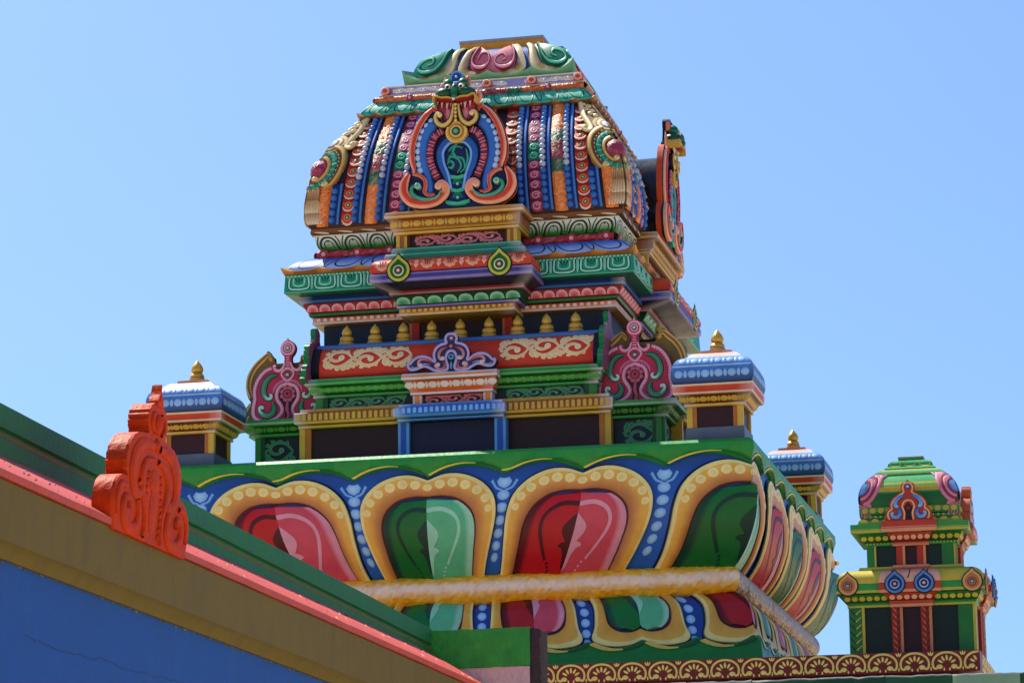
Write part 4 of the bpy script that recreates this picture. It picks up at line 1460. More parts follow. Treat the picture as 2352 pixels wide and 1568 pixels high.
# --- crown of the dome ---------------------------------------------------------------------
scalloped_lip('brown_scalloped_lip', 0.955, 0.985, 8.625, 8.638, 0.022, 12, '#4a2a16', '#a8865a', 0.02, horn=0.02)
TK = [(0.962, 8.645), (0.955, 8.675), (0.935, 8.71), (0.905, 8.745), (0.875, 8.775)]
def deco(mb):
    tab = sorted([(z, d) for d, z in catmull(TK, 3)])
    S = curveS(lambda z: interp(tab, z))
    n = 9
    K = '#0a3a30'
    for i in range(n):
        s = -1 + 2 * (i + 0.5) / n
        w = 1.0 / n
        ribbon(mb, S, [(s - w * 0.6, 8.77), (s - w * 0.55, 8.72), (s - w * 0.32, 8.676), (s, 8.668), (s + w * 0.32, 8.676), (s + w * 0.55, 8.72), (s + w * 0.6, 8.77)], 0.009, K, 0.001, 0.002, n=3)
        for q in (-1, 1):
            ribbon(mb, S, [(s + q * w * 0.80, 8.77), (s + q * w * 0.82, 8.71), (s + q * w * 0.96, 8.66)], 0.008, K, 0.001, 0.002, n=3)
moulding('teal_curved_eave', tower, [(d, z, mix('#4ab894', '#1f8a6e', (i % 4) / 4.0)) for i, (d, z) in enumerate(catmull(TK, 3))], ox=0.02, cap_top=True, deco=deco)
mb = MB()
garland(mb, 0.868, 8.797, 0.024, [(0.28, '#8a2440'), (0.42, '#0c5a40'), (1.01, '#b8541c')], knots=(-0.66, 0.66))
o = mb.build('orange_garland', tower, 'crinkle')
o.location.x = 0.03
def deco(mb):
    S = flatS(0.838, 8.845, 0.812, 8.915)
    for su in (-0.55, 0, 0.55):
        scroll_vine(mb, S, su - 0.2, su + 0.2, 0.016, 0.056, 4, '#d8d2bc', '#e4e0d0', 0.014)
moulding('cream_band', tower, [(0.855, 8.825, '#a89a84'), (0.858, 8.838, '#cbb68c'), (0.838, 8.841, '#8a86a8'), (0.836, 8.848, '#8f8cc0'), (0.814, 8.910, '#8f8cc0'), (0.818, 8.913, '#cbb68c'), (0.812, 8.926, '#d2c098'), (0.6, 8.93, '#6a6a70')], ox=0.045, cap_top=True, deco=deco)
knob = MB()
knob.sphere((0, 0, 0), 0.045, '#b83c2c', ry=0.6, rz=0.82, nu=14, nv=8)
for i in range(10):
    a = 2 * math.pi * i / 10
    knob.sphere((0.028 * math.cos(a), -0.020, 0.023 * math.sin(a)), 0.011, '#d8a090', nu=8, nv=5)
kn0 = knob.build('red_knob', tower)
firstk = True
for k, us in ((0, (-0.80, -0.30, 0.05, 0.42, 0.80)),):
    for u in us:
        o = kn0 if firstk else kn0.copy()
        if not firstk:
            col.objects.link(o)
        firstk = False
        c_, s_ = math.cos(k * math.pi / 2), math.sin(k * math.pi / 2)
        o.location = (0.045 + u * c_ + 0.85 * s_, u * s_ - 0.85 * c_, 8.873)
        o.rotation_euler.z = k * math.pi / 2
# green crown lip with horns, petals, slab
mb = MB()
for k in range(4):
    c_, s_ = math.cos(k * math.pi / 2), math.sin(k * math.pi / 2)
    N = 64
    P, C = [], []
    for prof in range(5):
        row, cr = [], []
        for i in range(N + 1):
            s = -1 + 2 * i / N
            f = (i / 16.0) % 1.0
            zt = 8.985 + 0.05 * (1 - math.sin(math.pi * f) ** 0.7) + 0.05 * abs(s) ** 8
            d, z = ((0.64, 8.925), (0.68, 8.935), (0.70, 8.96), (0.72, zt), (0.60, zt + 0.004))[prof]
            row.append((s * d * c_ + d * s_, s * d * s_ - d * c_, z))
            cr.append(mix('#2a6a44', '#6fa888', 0.8 if prof == 3 else 0.1 * prof))
        P.append(row)
        C.append(cr)
    mb.grid(P, C)
o = mb.build('green_crown_lip', tower)
o.location.x = 0.065
CR = smooth_tab([(8.98, 0.655), (9.03, 0.635), (9.10, 0.605), (9.18, 0.565), (9.25, 0.515), (9.295, 0.44)], 4)
fcr = lambda z: interp(CR, z)
mb = MB()
rect_loft(mb, sq([(fcr(8.98 + 0.315 * j / 12), 8.98 + 0.315 * j / 12, mix('#1c3f8a', '#2a58a8', j / 12)) for j in range(13)]), cap_top=True)
o = mb.build('crown_block', tower)
o.location.x = 0.085
SC = curveS(fcr)
def crown_petal(sc, half, c, cl, sgn=(-1, 1)):
    m = MB()
    def S(u, v, h=0):
        return SC(sc + u * half, v, h)
    for sg in sgn:
        o_ = [(0.88, 9.292), (0.92, 9.22), (0.96, 9.12), (0.94, 9.04), (0.70, 8.985), (0.3, 8.97), (0.0, 8.98)]
        i_ = [(0.62, 9.293), (0.69, 9.23), (0.71, 9.15), (0.64, 9.075), (0.42, 9.035), (0.18, 9.025), (0.0, 9.03)]
        o_, i_ = resample(catmull(o_, 3), 20), resample(catmull(i_, 3), 20)
        P, C = [], []
        for h, f, cc in ((-0.01, 0, '#3a2412'), (0.022, 0, '#3a2412'), (0.030, 0.1, '#d6c68c'), (0.034, 0.5, '#a8864a'), (0.026, 0.92, '#6a4426'), (0.010, 1.0, '#20130c')):
            P.append([S(sg * (a[0] + (b[0] - a[0]) * f), a[1] + (b[1] - a[1]) * f, h) for a, b in zip(o_, i_)])
            C.append([mix(cc, '#e6e0cc', 0.25 if (q // 3) % 2 else 0) for q in range(20)])
        m.grid(P, C)
        P, C = [], []
        for f, h in ((0.0, 0.012), (0.12, 0.030), (0.5, 0.038), (1.0, 0.040)):
            P.append([S(sg * b[0] * (1 - f) * 0.97, b[1] + (9.17 - b[1]) * f * 0.9, h) for b in i_])
            C.append([mix(c, cl, 0.2 + 0.5 * f if sg > 0 else f * 0.3)] * 20)
        m.grid(P, C)
    dk = mix(c, '#000000', 0.55)
    for sg in sgn:
        two = len(sgn) == 2
        path = [(0.60, 9.26), (0.63, 9.15), (0.52, 9.075), (0.28, 9.055), (0.10, 9.09), (0.12, 9.16), (0.30, 9.185), (0.40, 9.14), (0.30, 9.115)] if sg > 0 or not two else \
               [(0.50, 9.26), (0.58, 9.15), (0.46, 9.075), (0.22, 9.065), (0.08, 9.12), (0.16, 9.20), (0.34, 9.20), (0.40, 9.14)]
        path = [(sg * a, b) for a, b in path]
        ribbon(m, S, path, [0.02, 0.030, 0.032, 0.032, 0.028, 0.024, 0.02, 0.012], cl, 0.045 / RH, 0.010, n=4, ce=c, outline=dk, ow=1.5, sink=0.02)
    return m
for k in (0, 1):
    o = crown_petal(0, 0.47, '#b84a5c', '#e0a0ac').build('crown_petal', tower)
    o.location.x = 0.085
    o.rotation_euler.z = k * math.pi / 2
for k in (0, 1, -1):
    m = crown_petal(1.0, 0.52, '#177a5a', '#6ac4a4', (-1,))
    t = crown_petal(-1.0, 0.52, '#177a5a', '#6ac4a4', (1,))
    m.add([(-y, x, z) for x, y, z in t.v], t.f, list(t.c))
    o = m.build('crown_petal', tower)
    o.location.x = 0.085
    o.rotation_euler.z = k * math.pi / 2
mb = MB()
rect_loft(mb, sq([(0.352, 9.28, '#c8841e'), (0.352, 9.385, '#d08c24'), (0.356, 9.386, '#8a8478'), (0.356, 9.415, '#98928a')]), cap_top=True)
o = mb.build('crown_slab', tower)
o.location.x = 0.10

RC = RC_SAVE

# --- horseshoe gable with lion mask on each face of the dome ---------------------------------
NU_ = 0.000756
NV_ = 0.000761
RH, RC = 1.0, 0.7
def nasi():
    mb = MB()
    parts = []
    D0 = 1.60
    def S(q, y, h=0):                      # q, y in drawing units, y measured down from the top
        return (0.03 + q * NU_, -(D0 + h), 7.645 + (1500 - y) * NV_)
    # plate outline
    half = [(0, 560), (110, 560), (200, 520), (285, 395), (365, 455), (440, 565), (497, 700), (525, 850), (517, 970), (480, 1075), (500, 1090), (530, 1085), (585, 1170), (615, 1270), (590, 1370), (510, 1440), (400, 1490), (0, 1492)]
    half = catmull(half, 4)
    poly = half + [(-a, b) for a, b in half[::-1][1:-1]]
    plate(mb, S, poly, -0.05, 0.0, '#161a4a', '#c4481e')
    body = mb
    out = {}
    out['plate'] = mb
    PE, RE = '#dc8a66', '#bf3a2a'
    for sg in (-1, 1):
        m = MB()
        T = lambda L: [(sg * a, b) for a, b in L]
        # outer flame arch
        arch = T([(262, 425), (345, 500), (412, 600), (460, 720), (487, 850), (482, 970), (452, 1092)])
        ribbon(m, S, arch, [34, 62, 66, 66, 62, 56, 34], PE, 0.018, 0.016, n=5, ce='#e0a894', outline='#0c0c1c', ow=1.2)
        ribbon(m, S, [(a - sg * 12, b + 2) for a, b in arch], [14, 26, 30, 30, 28, 24, 10], RE, 0.036, 0.004, n=5)
        ribbon(m, S, T([(262, 425), (235, 440), (222, 480)]), [40, 36, 20], RE, 0.018, 0.012, ce=PE)
        out['flame_arch' + str(sg)] = m
    m = MB()
    for sg in (-1, 1):
        T = lambda L: [(sg * a, b) for a, b in L]
        ribbon(m, S, T([(150, 580), (255, 590), (325, 670), (358, 770), (368, 900), (350, 1020), (312, 1140), (292, 1250), (295, 1330)]), [60, 130, 130, 120, 115, 110, 90, 80, 60], '#3068bc', 0.010, 0.026, n=5, ce='#16306e')
        for a, b in ((215, 528), (275, 556), (325, 604), (366, 662), (394, 728), (412, 798), (422, 868), (422, 940), (412, 1008), (398, 1072)):
            blob(m, S, ellipse(sg * a, b, 33, 33, 12), '#8fb4e0', 0.016, 0.014, '#a9c8ea')
    out['blue_arch'] = m
    m = MB()
    for sg in (-1, 1):
        T = lambda L: [(sg * a, b) for a, b in L]
        pur = T([(140, 672), (215, 712), (262, 790), (285, 890), (282, 990), (252, 1080), (205, 1185)])
        ribbon(m, S, pur, 78, '#7a2038', 0.030, 0.012, n=6, ce='#3a0e1c')
        P = catmull(pur, 6)
        for i in range(2, len(P) - 1, 5):
            a, b = P[i], P[i + 1]
            nx, ny = -(b[1] - a[1]), b[0] - a[0]
            L = math.hypot(nx, ny)
            for dt in (0, 1):
                p = P[min(len(P) - 1, i + dt * 2)]
                ribbon(m, S, [(p[0] - nx / L * 33, p[1] - ny / L * 33), (p[0] + nx / L * 33, p[1] + ny / L * 33)], 12, '#b87890', 0.041, 0.003, sm=False)
        for a, b in ((230, 735), (285, 862), (282, 990), (234, 1105)):
            blob(m, S, ellipse(sg * a, b, 29, 29, 12), '#9a3048', 0.040, 0.020, '#c4687c')
        ribbon(m, S, T([(0, 770), (95, 790), (165, 870), (178, 950), (160, 1040), (118, 1140), (92, 1220), (74, 1300)]), [88, 86, 84, 80, 74, 62, 52, 40], '#2453a4', 0.024, 0.012, n=5)
        ribbon(m, S, T([(0, 800), (80, 815), (138, 880), (150, 950), (134, 1035), (98, 1130), (78, 1220), (64, 1300)]), 24, '#6aa0dc', 0.036, 0.005, n=5)
    out['jewelled_arch'] = m
    for sg in (-1, 1):
        m = MB()
        T = lambda L: [(sg * a, b) for a, b in L]
        vol = T([(516, 1108), (565, 1205), (568, 1305), (500, 1395), (370, 1432), (230, 1412), (140, 1345), (122, 1275), (165, 1222), (215, 1245), (205, 1290)])
        ribbon(m, S, vol, [40, 92, 100, 100, 96, 96, 90, 80, 60, 46, 30], PE, 0.034, 0.016, n=5, ce='#e0a890', outline='#0c0c1c', ow=1.15)
        ribbon(m, S, [(a * 0.985, b - 4) for a, b in vol[:7]], [10, 40, 44, 44, 40, 40, 20], RE, 0.050, 0.004, n=5)
        blob(m, S, ellipse(sg * 200, 1262, 36, 34, 14), '#e4b8a8', 0.046, 0.012, PE)
        ribbon(m, S, T([(410, 1235), (468, 1250), (482, 1305), (430, 1365), (320, 1398), (215, 1382), (170, 1320)]), [26, 44, 48, 50, 46, 36, 14], '#157a5c', 0.046, 0.014, n=5, ce='#0a3a30', c2='#5ab898')
        blob(m, S, ellipse(sg * 418, 1245, 34, 32, 14), '#9ad0bc', 0.052, 0.014, '#2a9a78')
        ribbon(m, S, T([(470, 1110), (400, 1130), (345, 1180), (335, 1250), (345, 1310), (300, 1350), (240, 1335)]), [26, 34, 36, 36, 36, 32, 16], '#c8402a', 0.040, 0.014, n=5, ce='#e0a890')
        out['volute' + str(sg)] = m
    # painted niche
    m = MB()
    TG = '#1a7a66'
    blob(m, S, ellipse(0, 965, 128, 150, 20), '#141c50', 0.020, 0.004)
    for pts, w in (([(60, 870), (-10, 850), (-45, 900), (-10, 960), (60, 985), (80, 1080), (30, 1130)], 26), ([(95, 880), (112, 960), (104, 1040), (70, 1110)], 24),
                   ([(-95, 1060), (-60, 1075), (-40, 1030), (-75, 1000), (-108, 1030)], 26), ([(-104, 1000), (-60, 955), (10, 985), (40, 1060), (0, 1130)], 24), ([(-90, 900), (-60, 860), (0, 825)], 22), ([(-90, 960), (-40, 915)], 22)):
        ribbon(m, S, pts, [w * 0.6, w * 1.2, w * 1.1, w * 0.6], '#2f9a80', 0.026, 0.012, n=4, ce=TG)
    for y, w in ((1165, 100), (1305, 80), (1440, 124)):
        blob(m, S, [(-w, y - 26), (-w * 0.6, y - 6), (0, y), (w * 0.6, y - 6), (w, y - 26), (w * 1.02, y + 4), (w * 0.6, y + 26), (0, y + 33), (-w * 0.6, y + 26), (-w * 1.02, y + 4)], '#1f9478', 0.026, 0.016, '#2fb090')
    for y in (1240, 1385):
        for r in (48, 34, 18):
            ribbon(m, S, [(math.cos(R(a)) * r, y - math.sin(R(a)) * r) for a in range(-10, 191, 20)], 9, '#1f8a70', 0.024, 0.006, n=2)
        blob(m, S, ellipse(0, y + 4, 17, 17, 12), '#2fa886', 0.028, 0.012, '#7ad8bc')
    blob(m, S, [(-74, 1180), (74, 1180), (64, 1300), (100, 1440), (-100, 1440), (-64, 1300)], '#151a52', 0.018, 0.003)
    out['niche'] = m
    # lion mask
    m = MB()
    GR_, GRL = '#0c4a34', '#1f7a58'
    def ball(q, y, out_, r, c, rx=1, rz=1, ry=0.7, fn=None):
        p = S(q, y, out_)
        m.sphere(p, r * NU_, c, rx, ry, rz, 16, 10, fn)
    m2 = MB()
    plate(m2, S, [(-175, 330), (175, 330), (210, 380), (215, 520), (150, 600), (0, 620), (-150, 600), (-215, 520), (-210, 380)], -0.04, 0.02, '#5a0e20', '#101418')
    for sg in (-1, 1):
        T = lambda L: [(sg * a, b) for a, b in L]
        blob(m2, S, [(sg * a, b) for a, b in ((40, 395), (190, 380), (200, 470), (160, 540), (90, 590), (40, 560))], '#8a1a34', 0.022, 0.004, '#b03a54')
        blob(m2, S, [(sg * a, b) for a, b in ((60, 460), (110, 440), (130, 500), (95, 580), (60, 560))], '#c86078', 0.028, 0.008, '#d88a98')
        for a, b, w, h in ((95, 395, 34, 80), (150, 385, 30, 66), (55, 400, 20, 36), (192, 375, 16, 44)):
            vs = [S(sg * (a - w / 2), b - 8, 0.05), S(sg * (a + w / 2), b - 8, 0.05), S(sg * a, b + h * 0.2, 0.075), S(sg * a, b + h, 0.06)]
            m.add(vs, [(0, 1, 2), (1, 3, 2), (0, 2, 3)], '#dcd8d4')
        ball(sg * 112, 300, 0.055, 105, GR_, 1.0, 0.62, 1.0)
        ball(sg * 78, 205, 0.05, 62, GRL, 0.95, 1.15, 1.0, fn=lambda t: mix(GRL, '#0a3a28', 0.5 + 0.5 * math.sin(t * 34)))
        ball(sg * 72, 238, 0.095, 36, '#c8a848', 1, 0.85, 0.8)
        ball(sg * 72, 240, 0.103, 30, '#dcdce0', 1, 0.85, 0.9)
        ball(sg * 70, 246, 0.118, 17, '#241418', 1, 1, 0.8)
        ball(sg * 128, 296, 0.115, 18, '#a82838', 0.8, 1.2, 0.8)
        ribbon(m, S, T([(10, 372), (70, 352), (140, 350), (200, 330), (222, 360), (212, 420)]), [14, 20, 20, 20, 16, 8], '#c8a040', 0.115, 0.014, n=4)
        ribbon(m, S, T([(10, 392), (70, 374), (140, 372), (196, 356)]), [14, 20, 20, 10], '#8a1626', 0.105, 0.012, n=4)
        # ears
        blob(m, S, T([(170, 330), (200, 280), (215, 220), (240, 270), (262, 300), (255, 370), (225, 420), (195, 400)]), '#dca080', 0.0, 0.03, '#c4482a')
        blob(m, S, T([(85, 160), (100, 110), (120, 95), (145, 140), (138, 200), (110, 200)]), '#d8785a', 0.02, 0.03, '#a82a20')
        # gold tongues
        ribbon(m, S, T([(28, 410), (34, 490), (60, 575), (125, 628), (190, 605), (218, 545), (195, 495), (158, 505), (165, 545)]), [24, 36, 46, 54, 54, 48, 36, 26, 16], '#cdb466', 0.060, 0.018, n=5, ce='#6a4c1c', outline='#14100c', ow=1.35)
        blob(m, S, ellipse(sg * 170, 520, 25, 25, 12), '#ddd2a8', 0.074, 0.012, '#c8b060')
    ball(0, 300, 0.10, 46, GRL, 0.95, 2.0, 1.1, fn=lambda t: mix(GRL, '#0a3a28', 0.5 + 0.5 * math.sin(t * 44)))
    ball(0, 385, 0.14, 16, '#dcd8d4', 1, 1, 0.8)
    for y in range(420, 620, 42):
        ball(0, y, 0.075, 17, '#d0b468', 1, 1.1, 0.6)
    # crest
    plate(m, S, ellipse(0, 112, 72, 72, 28), -0.04, 0.02, '#6a96cc', '#12161c')
    plate(m, S, [(-48, 150), (48, 150), (70, 230), (110, 330), (-110, 330), (-70, 230)], -0.04, 0.0, '#12181c', '#0c0e12')
    blob(m, S, ellipse(0, 112, 54, 54, 22), '#1d4690', 0.024, 0.010, '#2f66b4')
    blob(m, S, ellipse(0, 112, 30, 30, 16), '#122c66', 0.034, 0.006)
    blob(m, S, ellipse(0, 112, 15, 15, 12), '#8fb8e8', 0.040, 0.010)
    blob(m, S, [(-30, 170), (30, 170), (22, 240), (0, 280), (-22, 240)], '#2a5cae', 0.06, 0.03, '#6a9ad8')
    out['lion_mask'] = m
    out['mouth'] = m2
    # gold pendant
    m = MB()
    blob(m, S, ellipse(0, 705, 116, 116, 28), '#caa040', 0.050, 0.006, rings=(1.0, 0.85))
    for i in range(26):
        a = 2 * math.pi * i / 26
        if math.sin(a) < 0.55:
            blob(m, S, ellipse(math.cos(a) * 100, 705 - math.sin(a) * 100, 11, 11, 7), '#dcc070', 0.056, 0.006)
    blob(m, S, ellipse(0, 700, 78, 78, 24), '#8a6424', 0.058, 0.004, rings=(1.0,))
    blob(m, S, ellipse(0, 700, 66, 66, 24), '#c8a658', 0.062, 0.004, rings=(1.0,))
    blob(m, S, ellipse(0, 700, 44, 44, 20), '#20180c', 0.066, 0.002, rings=(1.0,))
    blob(m, S, ellipse(0, 700, 33, 33, 18), '#0f5a40', 0.069, 0.016, '#58b894')
    out['pendant'] = m
    # dark barrel joining the plate to the dome
    m = MB()
    hb = catmull([(0, 480), (150, 500), (290, 560), (400, 650), (465, 760), (485, 880), (470, 1010), (440, 1100), (480, 1200), (500, 1300), (440, 1490)], 4)
    pl = [(-a, b) for a, b in hb[::-1][:-1]] + hb
    m.grid([[S(a, b, -0.045) for a, b in pl], [S(a * 0.97, b + 6, -0.30) for a, b in pl], [S(a * 0.95, b + 10, -0.75) for a, b in pl]], '#15131a')
    out['barrel'] = m
    return out
parts_ = nasi()
gab = parts_.pop('plate').build('horseshoe_gable', tower)
for nm, mm in parts_.items():
    mm.build({'barrel': 'dark_barrel'}.get(nm, nm.rstrip('-1')), gab, 'black' if nm == 'barrel' else 'paint')
SIDE[:] = (-0.20, 0.10, 0.85)
sides(gab)
SIDE[:] = (0, 0, 1)
RH, RC = 0.6, RC_SAVE

# --- pink horseshoes over the corner pavilions ------------------------------------------------
PU_ = 0.000505
def pink_horseshoe():
    def S(q, y, h=0):
        return (q * PU_, -(1.52 + h), 6.036 + (1432 - y) * PU_)
    mb = MB()
    half = [(0, 120), (28, 118), (80, 150), (118, 215), (118, 280), (90, 340), (58, 380), (62, 460), (95, 545), (150, 565), (180, 510), (215, 500), (257, 515), (382, 562), (482, 660), (542, 780), (567, 900), (562, 1020), (578, 1100), (592, 1220), (572, 1320), (482, 1395), (380, 1430), (0, 1436)]
    half = catmull(half, 3)
    poly = half + [(-a, b) for a, b in half[::-1][1:-1]]
    plate(mb, S, poly, -0.05, 0.0, '#b42c48', '#0e0c12')
    tip = [(-16, 120), (0, 85), (16, 120), (0, 150)]
    plate(mb, S, tip, -0.02, 0.012, '#d890a4')
    body = mb
    m = MB()
    PK, PKL = '#cc6482', '#e0a0b4'
    ring = [(math.cos(R(a)) * 96, 245 - math.sin(R(a)) * 96) for a in range(-90, 271, 20)]
    ribbon(m, S, ring, 42, PKL, 0.006, 0.010, n=2, ce=PK)
    ring = [(math.cos(R(a)) * 50, 245 - math.sin(R(a)) * 50) for a in range(-90, 271, 24)]
    ribbon(m, S, ring, 26, PKL, 0.012, 0.008, n=2, ce=PK)
    for y, r in ((245, 34), (665, 34)):
        blob(m, S, ellipse(0, y, r + 6, r + 6, 16), '#14120e', 0.016, 0.002)
        blob(m, S, ellipse(0, y, r, r * 0.85, 14), '#1a7a4a', 0.020, 0.012, '#cfe4d8')
    for y in (390, 430, 470, 510, 550):
        ribbon(m, S, [(-26 - (y - 390) * 0.05, y), (26 + (y - 390) * 0.05, y)], 16, PKL, 0.010, 0.004, sm=False)
    dia = [(0, 770), (-60, 720), (-100, 650), (-60, 590), (0, 570), (60, 590), (100, 650), (60, 720)]
    ribbon(m, S, dia + [dia[0]], 34, PKL, 0.014, 0.010, n=4, ce=PK)
    blob(m, S, [(0, 760), (-55, 700), (-70, 650), (-40, 610), (40, 610), (70, 650), (55, 700)], '#b03a54', 0.010, 0.004)
    for sg in (-1, 1):
        T = lambda L: [(sg * a, b) for a, b in L]
        ribbon(m, S, T([(45, 470), (80, 560), (145, 598), (205, 570), (220, 525), (190, 520)]), [22, 40, 52, 48, 36, 20], PKL, 0.012, 0.012, n=4, ce=PK)
        rim = T([(262, 545), (372, 595), (458, 690), (512, 795), (535, 905), (528, 1020), (545, 1110), (556, 1220), (535, 1305), (465, 1360), (352, 1385), (215, 1355), (130, 1300), (86, 1230), (100, 1150), (165, 1045), (172, 945), (125, 850), (0, 800)])
        ribbon(m, S, rim, 58, PKL, 0.008, 0.012, n=5, ce=PK, outline='#5a1426', ow=1.25)
        P = catmull(rim, 5)
        for i in range(1, len(P) - 1, 2):
            a, b = P[i], P[i + 1]
            nx, ny = -(b[1] - a[1]), b[0] - a[0]
            L = math.hypot(nx, ny) or 1
            ribbon(m, S, [(a[0] + nx / L * 4, a[1] + ny / L * 4), (a[0] + nx / L * 28, a[1] + ny / L * 28)], 5, '#7a2038', 0.0185, 0.002, sm=False)
        ribbon(m, S, T([(0, 742), (120, 775), (205, 850), (232, 940)]), [34, 40, 40, 20], PK, 0.008, 0.010, n=4)
        G1, G2 = '#14603c', '#b9d6c8'
        for path in (T([(170, 662), (272, 680), (352, 760), (385, 870), (375, 965), (325, 1025), (270, 1020), (258, 980), (285, 962)]), T([(245, 1085), (215, 1165), (232, 1245), (300, 1292), (385, 1275), (442, 1215), (440, 1160), (400, 1155), (398, 1190)])):
            ribbon(m, S, path, [40, 78, 80, 76, 70, 60, 46, 30], G1, 0.012, 0.014, n=5, c2='#6ab090', outline='#0a100c', ow=1.35)
            ribbon(m, S, path[-5:], [10, 26, 40, 36, 24], G2, 0.024, 0.006, n=4)
            ribbon(m, S, path[:6], [6, 10, 10, 10, 6], '#58a884', 0.024, 0.003, n=4)
    # keyhole with flower
    blob(m, S, [(-60, 1430), (-45, 1260), (-75, 1150), (-130, 1050), (-140, 960), (-100, 890), (0, 860), (100, 890), (140, 960), (130, 1050), (75, 1150), (45, 1260), (60, 1430)], '#3a0f1a', 0.004, 0.002, cen=(0, 1020))
    for i in range(8):
        a = R(45 * i + 22)
        blob(m, S, ellipse(math.cos(a) * 92, 965 - math.sin(a) * 92, 40, 36, 10), '#a84a5c', 0.008, 0.008, '#c06a7a')
    blob(m, S, ellipse(0, 965, 80, 80, 18), '#8a2a40', 0.014, 0.006)
    blob(m, S, ellipse(0, 965, 46, 46, 14), '#b04458', 0.020, 0.006)
    blob(m, S, ellipse(0, 965, 24, 24, 12), '#5a0f20', 0.026, 0.004)
    ribbon(m, S, [(0, 1080), (-10, 1200), (15, 1300), (-30, 1420)], [30, 50, 40, 60], '#b85064', 0.008, 0.008, n=4)
    return body, m
body, carve = pink_horseshoe()
HS = []
ph = body.build('pink_horseshoe', tower)
carve.build('carving', ph)
for i, (k, u) in enumerate(((0, -1.37), (0, 1.385))):
    o = ph if i == 0 else copy_tree(ph, tower)
    c_, s_ = math.cos(k * math.pi / 2), math.sin(k * math.pi / 2)
    o.location = (u * c_, u * s_, 0)
    o.rotation_euler.z = k * math.pi / 2
# gilt gable ends of the side roofs, behind the pink horseshoes
def yellow_gable():
    mb = MB()
    def S(q, y, h=0):
        return (q * PU_ * 0.99, -(1.43 + h), 6.07 + (1432 - y) * PU_ * 1.02)
    half = [(0, 520), (190, 520), (212, 440), (250, 400), (312, 320), (350, 350), (400, 410), (532, 500), (632, 630), (677, 760), (680, 900), (640, 1040), (600, 1110), (660, 1180), (720, 1200), (735, 1300), (690, 1400), (0, 1430)]
    half = catmull(half, 3)
    poly = half + [(-a, b) for a, b in half[::-1][1:-1]]
    plate(mb, S, poly, -0.05, 0.0, '#7a5c28', '#1a140c')
    for sg in (-1, 1):
        path = [(sg * a, b) for a, b in ((250, 440), (318, 385), (400, 445), (512, 545), (590, 660), (632, 790), (630, 910), (590, 1040))]
        ribbon(mb, S, path, [30, 60, 84, 88, 88, 86, 80, 50], '#c09a40', 0.010, 0.016, n=4, ce='#d8c27c')
        ribbon(mb, S, path, [6, 16, 26, 26, 26, 26, 24, 10], '#8a5420', 0.028, 0.003, n=4)
        ribbon(mb, S, [(sg * 250, 440), (sg * 262, 470), (sg * 300, 440)], [30, 40, 30], '#c89c3a', 0.014, 0.012)
        ribbon(mb, S, [(sg * 600, 1130), (sg * 660, 1210), (sg * 705, 1290), (sg * 660, 1360), (sg * 620, 1320)], [40, 60, 56, 40, 24], '#c8a85c', 0.010, 0.014, ce='#d8c890')
    return mb
yg = yellow_gable().build('gilt_gable', tower)
yg.location.x = 1.43
c = yg.copy()
col.objects.link(c)
c.location.x = -1.40

